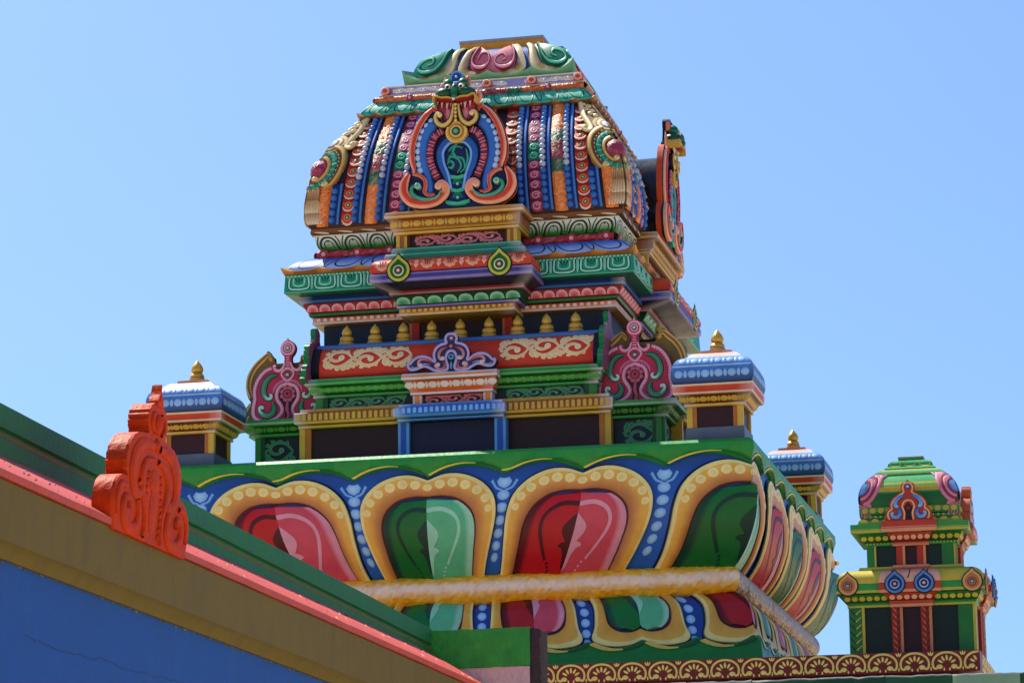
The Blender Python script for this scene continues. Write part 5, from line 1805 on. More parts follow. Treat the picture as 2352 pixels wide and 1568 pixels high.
# --- lavender plaque --------------------------------------------------------------------------
LU = 0.000415
def lavender():
    def S(q, y, h=0):
        return (0.012 + q * LU, -(1.79 + h), 6.319 + (835 - y) * LU)
    mb = MB()
    half = [(0, 75), (14, 100), (60, 115), (115, 165), (128, 215), (115, 275), (145, 292), (235, 315), (305, 375), (345, 450), (355, 540), (330, 600), (415, 535), (535, 492), (665, 512), (755, 572), (795, 630), (850, 615), (860, 680), (835, 740), (785, 795), (665, 790), (515, 745), (415, 785), (330, 832), (0, 834)]
    half = catmull(half, 3)
    poly = half + [(-a, b) for a, b in half[::-1][1:-1]]
    plate(mb, S, poly, -0.05, 0.0, '#232a55', '#0c0c14')
    m = MB()
    LV, LVL = '#8878b4', '#a89cc8'
    for sg in (-1, 1):
        T = lambda L: [(sg * a, b) for a, b in L]
        rim = T([(0, 128), (62, 138), (100, 190), (104, 240), (90, 300), (180, 322), (265, 370), (315, 450), (325, 540), (300, 630), (340, 625), (420, 565), (535, 525), (655, 545), (730, 600), (780, 655), (825, 645), (815, 710), (765, 762), (660, 758), (515, 712), (400, 752), (300, 805), (180, 810), (90, 800), (62, 740), (90, 640), (100, 560), (60, 470), (0, 445)])
        ribbon(m, S, rim, 50, LVL, 0.006, 0.010, n=3, ce=LV)
        for path in (T([(70, 375), (160, 405), (222, 470), (230, 545), (195, 600), (160, 585)]), T([(150, 640), (118, 715), (160, 780), (240, 775), (295, 725), (285, 690), (250, 700)]), T([(350, 665), (430, 600), (540, 575), (612, 612), (620, 680), (580, 690)])):
            ribbon(m, S, path, [26, 54, 56, 52, 44, 30], '#8a2a3c', 0.008, 0.014, n=4, c2='#d0a0ac', outline='#0e0c16', ow=1.4)
            e = path[-1]
            blob(m, S, ellipse(e[0], e[1], 40, 38, 12), '#d8ccd2', 0.016, 0.012, '#c88a9c')
        for q in range(3):
            ribbon(m, S, T([(400 + 40 * q, 690 - 15 * q), (520 + 30 * q, 665 + 10 * q), (640 + 20 * q, 720 + 10 * q), (760, 735 - 20 * q)]), [10, 18, 16, 6], '#b0aed0', 0.006, 0.006, n=3)
    blob(m, S, [(-60, 832), (-50, 720), (-92, 600), (-80, 520), (0, 480), (80, 520), (92, 600), (50, 720), (60, 832)], '#0a0c14', 0.006, 0.002)
    blob(m, S, ellipse(0, 560, 60, 56, 16), '#3a78a8', 0.010, 0.008, '#5aa0d0')
    blob(m, S, ellipse(0, 560, 26, 24, 12), '#12305a', 0.018, 0.003)
    blob(m, S, [(-14, 790), (-22, 700), (0, 640), (22, 700), (14, 790)], '#4a8ab8', 0.010, 0.006)
    blob(m, S, ellipse(8, 212, 55, 55, 18), '#4a4a7a', 0.008, 0.004)
    blob(m, S, ellipse(8, 215, 34, 34, 14), '#6a1430', 0.014, 0.010, '#d8c8d0')
    blob(m, S, [(0, 410), (-44, 365), (0, 315), (44, 365)], '#9a2a3c', 0.016, 0.008, '#c87a8c')
    return mb, m
body, carve = lavender()
lv = body.build('lavender_plaque', tower)
carve.build('carving', lv)
sides(lv)

# ================================================================== corner pavilions on the lotus
def pavilion(loc, label):
    r = empty('corner_pavilion', loc, label, 'pavilion', 'blue-roofed pavilions on the corners of the lotus plinth')
    def mo(name, prof, **k):
        return moulding(name, r, prof, **k)
    mo('grey_base', [(0.215, 0.0, '#4a5668'), (0.215, 0.092, '#566276'), (0.19, 0.095, '#566276')])
    mo('wall', [(0.19, 0.09, '#33141a'), (0.19, 0.255, '#33141a')])
    for x in (-1, 1):
        for y in (-1, 1):
            mb = MB()
            mb.box(x * 0.186 - 0.021, x * 0.186 + 0.021, y * 0.186 - 0.021, y * 0.186 + 0.021, 0.094, 0.25, '#c2a03c')
            mb.box(x * 0.152 - 0.018, x * 0.152 + 0.018, -0.2005 if y < 0 else 0.18, -0.18 if y < 0 else 0.2005, 0.094, 0.25, '#a8662a')
            mb.build('corner_post', r)
    def deco(mb):
        S = flatS(0.225, 0.275, 0.262, 0.32)
        dots(mb, S, -0.25, 0.25, 13, S.L * 0.5, 0.030, 0.022, '#b89a3c', 0.004, 0.008, alt=0.36)
    mo('cornice', [(0.19, 0.245, '#3a1410'), (0.222, 0.248, '#b8963c'), (0.224, 0.266, '#c8aa50'), (0.218, 0.270, '#3a1410'), (0.228, 0.276, '#6a2a18'), (0.262, 0.322, '#6a2a18'), (0.27, 0.326, '#3a1410'), (0.288, 0.330, '#c0b094'), (0.294, 0.338, '#cbbf9e'), (0.294, 0.346, '#b8341e'),
                   (0.296, 0.386, '#bf3a20'), (0.298, 0.389, '#cbb98e'), (0.298, 0.402, '#d2c4a0'), (0.28, 0.406, '#14182a')], hl=0.35, deco=deco)
    PR = [(0.405, 0.288), (0.43, 0.300), (0.47, 0.305), (0.52, 0.300), (0.56, 0.285), (0.595, 0.255), (0.615, 0.21)]
    tab = catmull(PR, 3)
    fd = lambda z: interp(tab, z)
    def deco(mb):
        S = curveS(fd, scaled=False)
        for row, (z, rr) in enumerate(((0.475, 0.032), (0.575, 0.024))):
            dots(mb, S, -0.27 + row * 0.03, 0.27 - row * 0.03, 11, z, rr, rr * 0.9, '#7aa8dc', 0.002, 0.006, '#8fb8e4', alt=0.45)
        P = [[S(-0.29, z, 0.002), S(0.29, z, 0.002)] for z in (0.528, 0.540)]
        mb.grid(P, '#a8c0de')
    mo('blue_roof', [(d, z, mix('#16275e', '#4a84cc', min(1, max(0, (z - 0.40) / 0.15)))) for z, d in tab], deco=deco)
    mo('roof_step', [(0.20, 0.612, '#7a4a30'), (0.205, 0.616, '#b8a8a4'), (0.165, 0.650, '#d8a084'), (0.160, 0.652, '#c06a3a'), (0.118, 0.664, '#8a5a40'), (0.120, 0.668, '#b89088'), (0.118, 0.682, '#c89a8c'), (0.09, 0.684, '#c07a5a')], cap_top=True, hl=0.3)
    f = MB()
    f.lathe([(0.0, 0, '#8a6a20'), (0.058, 0, '#8a6a20'), (0.062, 0.012, '#b08a30'), (0.060, 0.032, '#b8922e'), (0.052, 0.036, '#6a4e16'), (0.056, 0.050, '#b8922e'), (0.046, 0.070, '#b8922e'), (0.036, 0.076, '#7a5c1c'),
             (0.046, 0.090, '#b8922e'), (0.047, 0.110, '#c09a34'), (0.036, 0.136, '#c09a34'), (0.014, 0.165, '#b8922e'), (0.0, 0.180, '#b8922e')], 0, 0, 0.683, 20)
    f.build('finial', r, 'gold')
    return r
pavilion((-1.93, -2.06, 5.60), 'blue-roofed corner pavilion with gold finial, nearest the orange carved ornament')
pavilion((2.105, -2.06, 5.60), 'blue-roofed corner pavilion beside the right-hand pink horseshoe')
pavilion((2.105, 2.10, 5.60), 'blue-roofed corner pavilion farthest back, between big tower and green small tower')

# ================================================================== small tower on the hall roof
st = empty('small_temple_tower', (3.63, -3.49, 3.808), 'small green and red temple tower with rounded roof standing right of the lotus plinth', 'tower')
def mo(name, prof, **k):
    return moulding(name, st, prof, **k)
def po(name, prof, **k):
    return porch(name, st, prof, back=k.pop('back', -0.1), **k)
G0, G1_, G2_, YL = '#1a6a2c', '#2f8a3c', '#123a1c', '#b5a53a'
RD0, RD1 = '#b03a22', '#cf8a68'
mo('wall', [(0.40, 0.0, '#0c2018'), (0.40, 0.37, '#0c2018')])
for su in (-1, 1):
    mb = MB()
    mb.box(su * 0.362 - 0.052, su * 0.362 + 0.052, -0.412, -0.3, 0, 0.362, '#1f6a2c')
    mb.box(su * 0.362 + 0.034, su * 0.362 + 0.052, -0.416, -0.3, 0, 0.362, YL)
    for i in range(7):
        z = 0.05 + 0.047 * i
        ribbon(mb, planeS(0.412), [(su * 0.362 - 0.045, z + 0.02), (su * 0.362 - 0.012, z - 0.012)], [0.006, 0.010], '#0c3416', 0.002, 0.002, sm=False)
        ribbon(mb, planeS(0.412), [(su * 0.362 + 0.03, z + 0.02), (su * 0.362 - 0.006, z - 0.012)], [0.006, 0.012], '#a0a038', 0.002, 0.002, sm=False)
    sides(mb.build('green_pilaster', st))
    mb = MB()
    mb.box(su * 0.095 - 0.038, su * 0.095 + 0.038, -0.425, -0.3, 0, 0.355, '#8a2418')
    mb.box(su * 0.095 + 0.018, su * 0.095 + 0.036, -0.429, -0.3, 0, 0.355, '#c07a50')
    for i in range(8):
        z = 0.04 + 0.042 * i
        ribbon(mb, planeS(0.425), [(su * 0.095 - 0.03, z + 0.02), (su * 0.095 - 0.004, z - 0.01)], [0.006, 0.012], '#d05a30', 0.002, 0.003, sm=False)
        ribbon(mb, planeS(0.425), [(su * 0.095 + 0.015, z + 0.02), (su * 0.095 - 0.002, z - 0.01)], [0.006, 0.010], '#4a1010', 0.002, 0.003, sm=False)
    sides(mb.build('red_pilaster', st))
mb = MB()
mb.box(-0.06, 0.06, -0.408, -0.3, 0, 0.355, '#2e0d12')
sides(mb.build('red_panel', st))
def deco(mb):
    S = flatS(0.43, 0.352, 0.455, 0.392)
    dots(mb, S, -0.44, -0.15, 6, S.L / 2, 0.020, 0.017, YL)
    dots(mb, S, 0.15, 0.44, 6, S.L / 2, 0.020, 0.017, YL)
mo('lower_cornice', [(0.40, 0.315, G2_), (0.42, 0.318, YL), (0.42, 0.328, YL), (0.42, 0.331, G1_), (0.425, 0.346, G0), (0.43, 0.35, G2_), (0.455, 0.394, G0), (0.46, 0.40, G2_), (0.482, 0.403, G0), (0.484, 0.408, YL), (0.484, 0.420, YL), (0.484, 0.424, G1_), (0.486, 0.462, G1_), (0.484, 0.466, '#0c2a12')], deco=deco)
def deco(mb):
    S = flatS(0.455, 0.352, 0.475, 0.392)
    dots(mb, S, -0.145, 0.145, 6, S.L / 2, 0.019, 0.016, '#d8a080')
po('red_cornice', [(0.13, 0.43, 0.308, '#5a140c'), (0.138, 0.445, 0.312, RD1), (0.138, 0.445, 0.328, RD1), (0.14, 0.448, 0.331, RD0), (0.143, 0.45, 0.348, RD0), (0.146, 0.455, 0.352, '#5a140c'), (0.165, 0.475, 0.394, RD0), (0.17, 0.48, 0.398, '#5a140c'), (0.20, 0.505, 0.402, RD1),
   (0.202, 0.507, 0.416, RD1), (0.202, 0.507, 0.420, RD0), (0.202, 0.507, 0.462, RD0), (0.198, 0.50, 0.468, '#5a140c')], deco=deco)
KP = [(0.482, 0.466), (0.478, 0.50), (0.455, 0.535), (0.41, 0.56), (0.36, 0.568)]
mo('yellow_curved_eave', [(d, z, mix('#c0a838', '#3f8a30', max(0, (i - 7) / 5.0))) for i, (d, z) in enumerate(catmull(KP, 3))], cap_top=True)
po('pink_curved_eave', [(0.20 - (0.482 - d) * 0.5, d + 0.022, z, mix('#d8a084', '#c8482c', max(0, (i - 5) / 6.0))) for i, (d, z) in enumerate(catmull(KP, 3))])
mb = MB()
tabk = sorted([(z, d + 0.022) for d, z in catmull(KP, 3)])
for u in (-0.115, 0.0, 0.115):
    ribbon(mb, curveS(lambda z: interp(tabk, z), scaled=False), [(u, 0.555), (u, 0.53), (u - 0.012, 0.49)], 0.008, '#5a1a10', 0.001, 0.002)
sides(mb.build('eave_line', st))
for su, d, cols in ((-0.405, 0.489, 0), (0.405, 0.489, 0), (-0.095, 0.51, 1), (0.095, 0.51, 1)):
    mb = MB()
    teardrop(mb, planeS(d), su, 0.455, 0.062, [('#c8945a', '#d8b070', '#b06a3a', '#7a3a1c', ('#14203a', '#7ab0e0')), ('#4a78b8', '#6a94cc', '#16285e', '#8fb4dc', ('#5a1420', '#e0a8a8'))][cols], 0.9)
    mb.box(su - 0.02, su + 0.02, -(d + 0.006), -(d - 0.05), 0.43, 0.48, '#20304a')
    sides(mb.build('medallion', st))
mo('fillet', [(0.345, 0.568, G0), (0.345, 0.580, YL), (0.34, 0.592, YL)], cap_top=True)
po('red_fillet', [(0.12, 0.355, 0.57, RD0), (0.12, 0.36, 0.585, RD1), (0.12, 0.355, 0.598, RD1)])
mo('upper_wall', [(0.285, 0.59, '#0e261e'), (0.285, 0.745, '#0e261e')])
for su in (-1, 1):
    mb = MB()
    mb.box(su * 0.262 - 0.032, su * 0.262 + 0.032, -0.295, -0.2, 0.592, 0.74, '#1f7030')
    mb.box(su * 0.262 + 0.018, su * 0.262 + 0.030, -0.299, -0.2, 0.592, 0.74, YL)
    sides(mb.build('green_pilaster', st))
    mb = MB()
    mb.box(su * 0.068 - 0.03, su * 0.068 + 0.03, -0.308, -0.2, 0.598, 0.74, '#a83018')
    mb.box(su * 0.068 + 0.012, su * 0.068 + 0.028, -0.312, -0.2, 0.598, 0.74, '#cc8a5a')
    sides(mb.build('red_pilaster', st))
mb = MB()
mb.box(-0.045, 0.045, -0.294, -0.2, 0.598, 0.74, '#2e0d12')
sides(mb.build('red_panel', st))
def deco(mb):
    S = flatS(0.315, 0.762, 0.34, 0.805)
    dots(mb, S, -0.33, -0.14, 4, S.L / 2, 0.020, 0.017, YL)
    dots(mb, S, 0.14, 0.33, 4, S.L / 2, 0.020, 0.017, YL)
    S = planeS(0.306, 0.745)
    dots(mb, S, -0.30, 0.30, 26, 0.006, 0.006, 0.005, YL, 0.002, 0.003, nn=6)
mo('upper_cornice', [(0.285, 0.735, G2_), (0.303, 0.738, G1_), (0.304, 0.756, G0), (0.31, 0.76, G2_), (0.34, 0.808, G0), (0.345, 0.812, G2_), (0.385, 0.815, '#5a9a50'), (0.388, 0.822, YL), (0.388, 0.830, YL), (0.388, 0.833, G1_), (0.388, 0.838, YL), (0.388, 0.842, G1_), (0.388, 0.873, G1_), (0.33, 0.876, G0)], deco=deco)
def deco(mb):
    S = flatS(0.335, 0.762, 0.36, 0.805)
    dots(mb, S, -0.135, 0.135, 6, S.L / 2, 0.019, 0.017, '#d8a080')
po('red_upper_cornice', [(0.115, 0.31, 0.728, '#5a140c'), (0.12, 0.322, 0.732, RD1), (0.12, 0.322, 0.752, RD0), (0.122, 0.325, 0.758, '#5a140c'), (0.145, 0.36, 0.808, RD0), (0.15, 0.362, 0.812, '#5a140c'), (0.18, 0.405, 0.815, RD1), (0.182, 0.407, 0.835, RD1), (0.182, 0.407, 0.84, RD0), (0.182, 0.405, 0.845, RD1), (0.182, 0.405, 0.852, RD0), (0.18, 0.40, 0.888, RD0)], deco=deco)
def deco(mb):
    S = planeS(0.337, 0.876)
    dots(mb, S, -0.34, 0.34, 9, 0.022, 0.026, 0.016, '#c0a838', 0.003, 0.004)
    S = planeS(0.324, 0.918)
    dots(mb, S, -0.31, 0.31, 18, 0.012, 0.008, 0.007, '#c8a848', 0.003, 0.003, nn=6)
    S = planeS(0.332, 0.944)
    dots(mb, S, -0.32, 0.32, 12, 0.026, 0.022, 0.018, '#a8a038', 0.003, 0.004)
mo('step_mouldings', [(0.345, 0.876, '#a89a34'), (0.335, 0.905, '#4a8a38'), (0.328, 0.91, G2_), (0.322, 0.914, G0), (0.322, 0.938, G1_), (0.318, 0.941, G2_), (0.330, 0.944, G0), (0.332, 0.985, '#3f8a3a'), (0.325, 0.992, YL), (0.31, 0.995, G2_)], deco=deco)
DM = smooth_tab([(0.99, 0.318), (1.03, 0.326), (1.08, 0.322), (1.13, 0.305), (1.18, 0.270), (1.225, 0.225)], 4)
fds = lambda z: interp(DM, z)
def dmc(z):
    if z > 1.16:
        return '#3a9a58'
    if z > 1.145:
        return '#a8a83c'
    if z > 1.13:
        return '#3f9a4c'
    if z > 1.095:
        return '#b8a034'
    if z > 1.085:
        return '#2f8038'
    return '#1a5c28'
dprof = []
for j in range(40):
    z = 0.99 + 0.235 * j / 39
    dprof.append((fds(z), z, dmc(z)))
mo('dome', dprof)
mo('dome_fillet', [(0.225, 1.222, G2_), (0.235, 1.224, '#b8b04a'), (0.232, 1.232, '#3f9a58'), (0.205, 1.252, '#4aa864'), (0.203, 1.255, '#b8b04a'), (0.196, 1.262, '#b8b04a'), (0.16, 1.264, G0)])
CP = [(0.165, 1.262), (0.172, 1.275), (0.150, 1.292), (0.146, 1.31), (0.128, 1.328), (0.105, 1.336)]
def deco(mb):
    tab = sorted([(z, d) for d, z in CP])
    S = curveS(lambda z: interp(tab, z))
    for i in range(3):
        s = -0.66 + 0.66 * i
        ribbon(mb, S, [(s - 0.26, 1.325), (s - 0.22, 1.298), (s, 1.290), (s + 0.22, 1.298), (s + 0.26, 1.325)], 0.008, '#b8b048', 0.002, 0.004, n=3)
mo('crown', [(d, z, '#2f9050') for d, z in CP], cap_top=True, deco=deco)
mo('crown_slab', [(0.083, 1.33, '#2a8244'), (0.083, 1.358, '#2a8244'), (0.086, 1.359, '#a88a3a'), (0.086, 1.366, '#a88a3a')], cap_top=True)
# corner roundels
SDs = curveS(fds, scaled=False)
def small_corner(sg):
    mb = MB()
    def S(q, v, h=0):
        return SDs(sg * (fds(v) - q + h * 0.6), v, h + 0.004)
    arc = lambda r, a0=88, a1=-80: [(max(0, math.cos(R(a)) * r), 1.115 + math.sin(R(a)) * r) for a in [a0 + (a1 - a0) * i / 9 for i in range(10)]]
    for r, w, c, h in ((0.105, 0.020, '#c4788c', 0.006), (0.086, 0.020, '#8a2a40', 0.008), (0.068, 0.018, '#c4788c', 0.010), (0.052, 0.016, '#8a2a40', 0.010)):
        ribbon(mb, S, arc(r) + ([(0.075, 1.005)] if r > 0.1 else []), w, c, h, 0.006, n=2)
    blob(mb, S, [(max(-0.002, math.cos(R(a)) * 0.044), 1.115 + math.sin(R(a)) * 0.042) for a in range(-90, 91, 15)], '#4a78b0', 0.012, 0.004, '#7aa8d8', cen=(0.004, 1.115))
    for i in range(4):
        ribbon(mb, S, [(0.006 + 0.012 * i, 1.01), (0.008 + 0.017 * i, 0.96), (0.008 + 0.018 * i, 0.93)], 0.010, '#b8607a', 0.012, 0.006)
    for a in (0, 1):
        ribbon(mb, S, [(0.02 + 0.03 * a, 1.215), (0.045 + 0.03 * a, 1.20), (0.06 + 0.02 * a, 1.225)], 0.012, '#d8a0b0', 0.006, 0.006)
    return mb
for k in (0, 1, -1):
    mb = small_corner(1)
    t = small_corner(-1)
    mb.add([(-y, x, z) for x, y, z in t.v], t.f, list(t.c))
    o = mb.build('corner_roundel', st)
    o.rotation_euler.z = k * math.pi / 2
# red and blue horseshoe
def small_horseshoe():
    u_ = 0.00044
    def S(q, y, h=0):
        return (q * u_, -(0.385 + h), 0.888 + (1000 - y) * u_)
    mb = MB()
    half = [(0, 385), (40, 420), (85, 440), (100, 500), (85, 560), (70, 580), (150, 595), (230, 660), (275, 740), (272, 800), (320, 840), (340, 910), (320, 1000), (0, 1003)]
    half = catmull(half, 4)
    half = [(a + (6 if i % 2 else 0), b) for i, (a, b) in enumerate(half)]
    half[0], half[-1] = (0, 385), (0, 1003)
    poly = half + [(-a, b) for a, b in half[::-1][1:-1]]
    plate(mb, S, poly, -0.06, 0.0, '#a8321e', '#b85a3a')
    for sg in (-1, 1):
        T = lambda L: [(sg * a, b) for a, b in L]
        ribbon(mb, S, T([(0, 420), (55, 450), (75, 505), (60, 570), (120, 615), (205, 675), (250, 750), (245, 815), (295, 860), (308, 920), (285, 980)]), 26, '#d8a070', 0.004, 0.008, n=3)
        ribbon(mb, S, T([(45, 615), (120, 640), (185, 700), (190, 770), (150, 790)]), [26, 54, 62, 60, 44], '#2f5cb0', 0.006, 0.012, n=4, c2='#8ab0e0', outline='#141018', ow=1.35)
        ribbon(mb, S, T([(150, 815), (125, 880), (165, 945), (230, 935), (250, 890), (225, 870)]), [30, 54, 58, 52, 44, 30], '#2f5cb0', 0.006, 0.012, n=4, c2='#8ab0e0', outline='#141018', ow=1.35)
        ribbon(mb, S, T([(0, 690), (60, 715), (90, 790), (62, 880), (70, 990)]), 26, '#d8a070', 0.006, 0.008, n=4)
    blob(mb, S, ellipse(0, 487, 40, 34, 14), '#14183a', 0.006, 0.003)
    blob(mb, S, ellipse(0, 487, 30, 25, 12), '#4a86cc', 0.010, 0.008, '#9cc4ee')
    blob(mb, S, [(-52, 1000), (-40, 880), (-62, 800), (0, 725), (62, 800), (40, 880), (52, 1000)], '#2a0d10', 0.004, 0.002)
    blob(mb, S, ellipse(0, 810, 36, 30, 12), '#6a1c20', 0.008, 0.006)
    mb.box(-0.10, 0.10, -0.36, -0.2, 0.895, 1.04, '#b0523a')
    return mb
sides(small_horseshoe().build('red_horseshoe', st))

# ================================================================== near building on the left
nb = empty('blue_side_building', (2.0, -13, 0), 'blue-walled building with olive coping and salmon ledge in the left foreground', 'building')
nb.location = (0, 0, 0)
XW = 2.136
def along(name, prof, y0, y1, mat, tilt=0.0, parent=nb, n=60, jit=0.0, seed=1, close=True):
    # prof: (x, z) loop seen along y, extruded from y0 to y1
    mb = MB()
    rnd = random.Random(seed)
    P = []
    for i in range(n + 1):
        y = y0 + (y1 - y0) * i / n
        P.append([(x + rnd.uniform(-jit, jit), y, z + tilt * (y - y0) + rnd.uniform(-jit, jit)) for x, z in prof])
    mb.grid(P, '#808080')
    if close:
        m = len(prof)
        mb.add(P[0], [tuple(range(m))], '#808080')
        mb.add(P[-1], [tuple(range(m))], '#808080')
    return mb.build(name, parent, mat, 50)
TL = -0.0065
Y0, Y1 = -21.0, -9.62
dz0 = -TL * (Y0 + 15.0)
along('side_wall', [(2.085, 0.0), (2.085, 2.88)], Y0, Y1, 'blue_wall', 0, close=False)
along('end_wall', [(0.3, 0.0), (2.085, 0.0), (2.085, 2.9), (0.3, 2.9), (0.3, 0.0)], Y1 - 0.02, Y1, 'blue_wall', 0, n=1)
z0 = 3.087 + (Y0 + 15.0) * TL
zz = lambda z: z + (Y0 + 15.0) * TL
along('olive_coping', [(2.05, zz(2.872)), (2.098, zz(2.874)), (2.108, zz(2.90)), (2.134, zz(2.915)), (2.137, zz(3.086)), (2.10, zz(3.09))], Y0, Y1 + 0.1, 'olive', TL, jit=0.0005, seed=4)
along('salmon_ledge', [(2.08, zz(3.088)), (2.146, zz(3.09)), (2.148, zz(3.112)), (1.80, zz(3.318)), (1.79, zz(3.318)), (1.79, zz(3.09))], Y0, Y1 + 0.14, 'salmon', TL, jit=0.0008, seed=5)
GT = (3.398 - 3.478) / (14.946 - 9.456)
gz = lambda z: z + (Y0 + 14.946) * GT
along('green_parapet', [(1.795, gz(3.10)), (1.797, gz(3.385)), (1.788, gz(3.39)), (1.788, gz(3.402)), (1.80, gz(3.408)), (1.80, gz(3.482)), (1.66, gz(3.482)), (1.66, gz(3.10))], Y0, -9.456, 'green_wall', GT, jit=0.0005, seed=6)
# return wall at the end, green above pale pink, raw plaster end
ra = empty('green_return_wall', (0, 0, 0), 'bright green stub wall with pale pink lower half and raw dark plaster end', 'wall')
def slab(name, x0, x1, y0, y1, z0, z1, mat, jit=0.003, n=14, seed=2):
    mb = MB()
    rnd = random.Random(seed)
    jt = lambda: rnd.uniform(-jit, jit)
    P = [[(x0 + (x1 - x0) * i / n + jt() * (0 < i < n), y0 + jt(), z0 + (z1 - z0) * j / n + jt()) for i in range(n + 1)] for j in range(n + 1)]
    mb.grid(P, '#808080')
    top = P[-1]
    mb.grid([top, [(p[0], y1, p[2]) for p in top]], '#808080')
    r = [row[-1] for row in P]
    mb.grid([r, [(p[0], y1, p[2]) for p in r]], '#808080')
    b = P[0]
    mb.grid([b, [(p[0], y1, p[2]) for p in b]], '#808080')
    mb.add([(x0, y1, z0), (x1, y1, z0), (x1, y1, z1), (x0, y1, z1)], [(0, 1, 2, 3)], '#808080')
    return mb.build(name, ra, mat, 50)
slab('green_face', 1.70, 2.290, -9.458, -9.30, 3.205, 3.393, 'green_bright')
slab('pink_face', 1.70, 2.288, -9.452, -9.30, 2.60, 3.204, 'pink_wall', 0.002)
mb = MB()
rnd = random.Random(11)
P = []
for j in range(31):
    z = 2.6 + (3.388 - 2.6) * j / 30
    P.append([(2.291 + 0.0, -9.45, z), (2.305 + rnd.uniform(-.004, .006), -9.452 + rnd.uniform(-.004, .004), z), (2.34 + rnd.uniform(-.006, .006), -9.44 + rnd.uniform(-.004, .004), z - 0.004), (2.348 + rnd.uniform(-.006, .006), -9.38, z - 0.01), (2.345, -9.30, z - 0.01)])
mb.grid(P, '#3a2c2e')
mb.add([p for p in P[-1]] + [(2.291, -9.30, 3.38)], [(0, 1, 2, 3, 4, 5)], '#54464a')
mb.build('raw_end', ra, 'raw')
# supporting wall below the stub
o = box_obj('lower_wall', ra, 0.3, 2.288, -9.30, -9.10, 0.0, 3.1, 'pink_wall')

along('groove', [(1.7975, gz(3.378)), (1.7985, gz(3.380)), (1.7985, gz(3.386)), (1.7975, gz(3.388))], Y0, -9.47, 'olive', GT, jit=0.0003, seed=8, n=120)
# hairline crack and paint chips on the blue wall
mb = MB()
Sw = lambda u, v, h=0: (2.0855 + h, u, v)
rnd = random.Random(21)
pts = []
key = [(-15.45, 2.682), (-15.30, 2.672), (-15.07, 2.670), (-14.81, 2.677), (-14.52, 2.673), (-14.14, 2.681), (-13.8, 2.672)]
for (ya, za), (yb, zb) in zip(key, key[1:]):
    for q in range(6):
        t = q / 6.0
        pts.append((ya + (yb - ya) * t, za + (zb - za) * t + rnd.uniform(-0.006, 0.006)))
for a in range(0, len(pts) - 1, 5):
    seg = pts[a:a + 6]
    if len(seg) > 1:
        ribbon(mb, Sw, seg, [0.0015, rnd.uniform(0.0018, 0.004), 0.0015], rnd.choice(('#1a3050', '#1f3658')), 0.0014, 0.0, sm=False, sink=-0.001)
tag(mb.build('crack', nb, 'lotus'), kind='stuff')
mb = MB()
y = -16.6
while y < -11.0:
    L = rnd.uniform(0.01, 0.06)
    zb = 2.873 + (y + 15.0) * TL
    poly = [(y, zb + 0.004), (y + L * 0.3, zb - rnd.uniform(0.001, 0.008)), (y + L * 0.7, zb - rnd.uniform(0.001, 0.007)), (y + L, zb + 0.004)]
    mb.add([(2.0868, a, b) for a, b in poly], [(0, 1, 2, 3)], rnd.choice(('#6a5c28', '#5c5026', '#544a24', '#7c6e3a')))
    y += L + rnd.uniform(0.0, 0.10)
tag(mb.build('paint_chips', nb, 'lotus'), kind='stuff')

mb = MB()
def Ss(u, v, h=0):                                # v from 0 at the lip to 1 at the parapet
    return (2.146 - 0.346 * v + 0.5 * h, u, 3.1125 + 0.206 * v + (u + 15.0) * TL + 0.85 * h)
for q in range(150):
    y = rnd.uniform(-16.2, -9.9)
    v = rnd.uniform(0.02, 0.8)
    L = rnd.uniform(0.03, 0.16)
    ribbon(mb, Ss, [(y, v), (y + L * 0.5, v + L * 0.55), (y + L, v + L * 1.0)], [0.001, rnd.uniform(0.002, 0.006), 0.001], rnd.choice(('#8a2c28', '#9c3a34', '#7a2420', '#d88a80')), 0.004, 0.002, sm=False)
tag(mb.build('brush_scratches', nb, 'lotus'), kind='stuff')
# orange carved ornament on the ledge
orn = empty('carved_ornament', (0, 0, 0), 'orange-red carved horseshoe ornament standing on the salmon ledge', 'ornament')
RH, RC = 0.8, 0.6
XO = 2.152
def SO(q, v, h=0):                            # q across, v up; faces away from the wall
    return (XO + h, -14.62 + 0.083 + 0.15 * v + q, 3.088 + v - 0.0065 * q)
half = catmull([(0.0, 0.468), (0.03, 0.466), (0.060, 0.455), (0.088, 0.425), (0.092, 0.388), (0.076, 0.356), (0.12, 0.347), (0.19, 0.332), (0.245, 0.29), (0.268, 0.24), (0.262, 0.195), (0.255, 0.178), (0.30, 0.176), (0.345, 0.150), (0.366, 0.10), (0.362, 0.04), (0.345, -0.012)], 4)
half = [(q + (0.006 if (i % 2 and 8 < i < 46) else 0.0), v) for i, (q, v) in enumerate(half)]
poly = half + [(-q, v) for q, v in half[::-1][:-1]]
mb = MB()
inner_ = [(q * 0.955, v - 0.006 if v > 0.1 else v) for q, v in poly]
plate(mb, SO, poly, -0.072, -0.010, '#d2431f')
mb.grid([[SO(q, v, -0.010) for q, v in poly + poly[:1]], [SO(q * 0.985, v, -0.001) for q, v in poly + poly[:1]], [SO(q, v, 0.0) for q, v in inner_ + inner_[:1]]], '#d2431f')
plate(mb, SO, inner_, -0.004, 0.0, '#d2431f', back=False)
mb.build('slab', orn, 'orange', 55)
mb = MB()
plate(mb, SO, catmull([(-0.030, 0.455), (-0.026, 0.478), (-0.010, 0.500), (0.0, 0.535), (0.010, 0.500), (0.026, 0.478), (0.030, 0.455)], 3), -0.030, 0.004, '#d2431f')
blob(mb, SO, ellipse(0, 0.482, 0.012, 0.016, 10), '#d2431f', 0.005, 0.010)
mb.build('flame_tip', orn, 'orange', 55)
mb = MB()
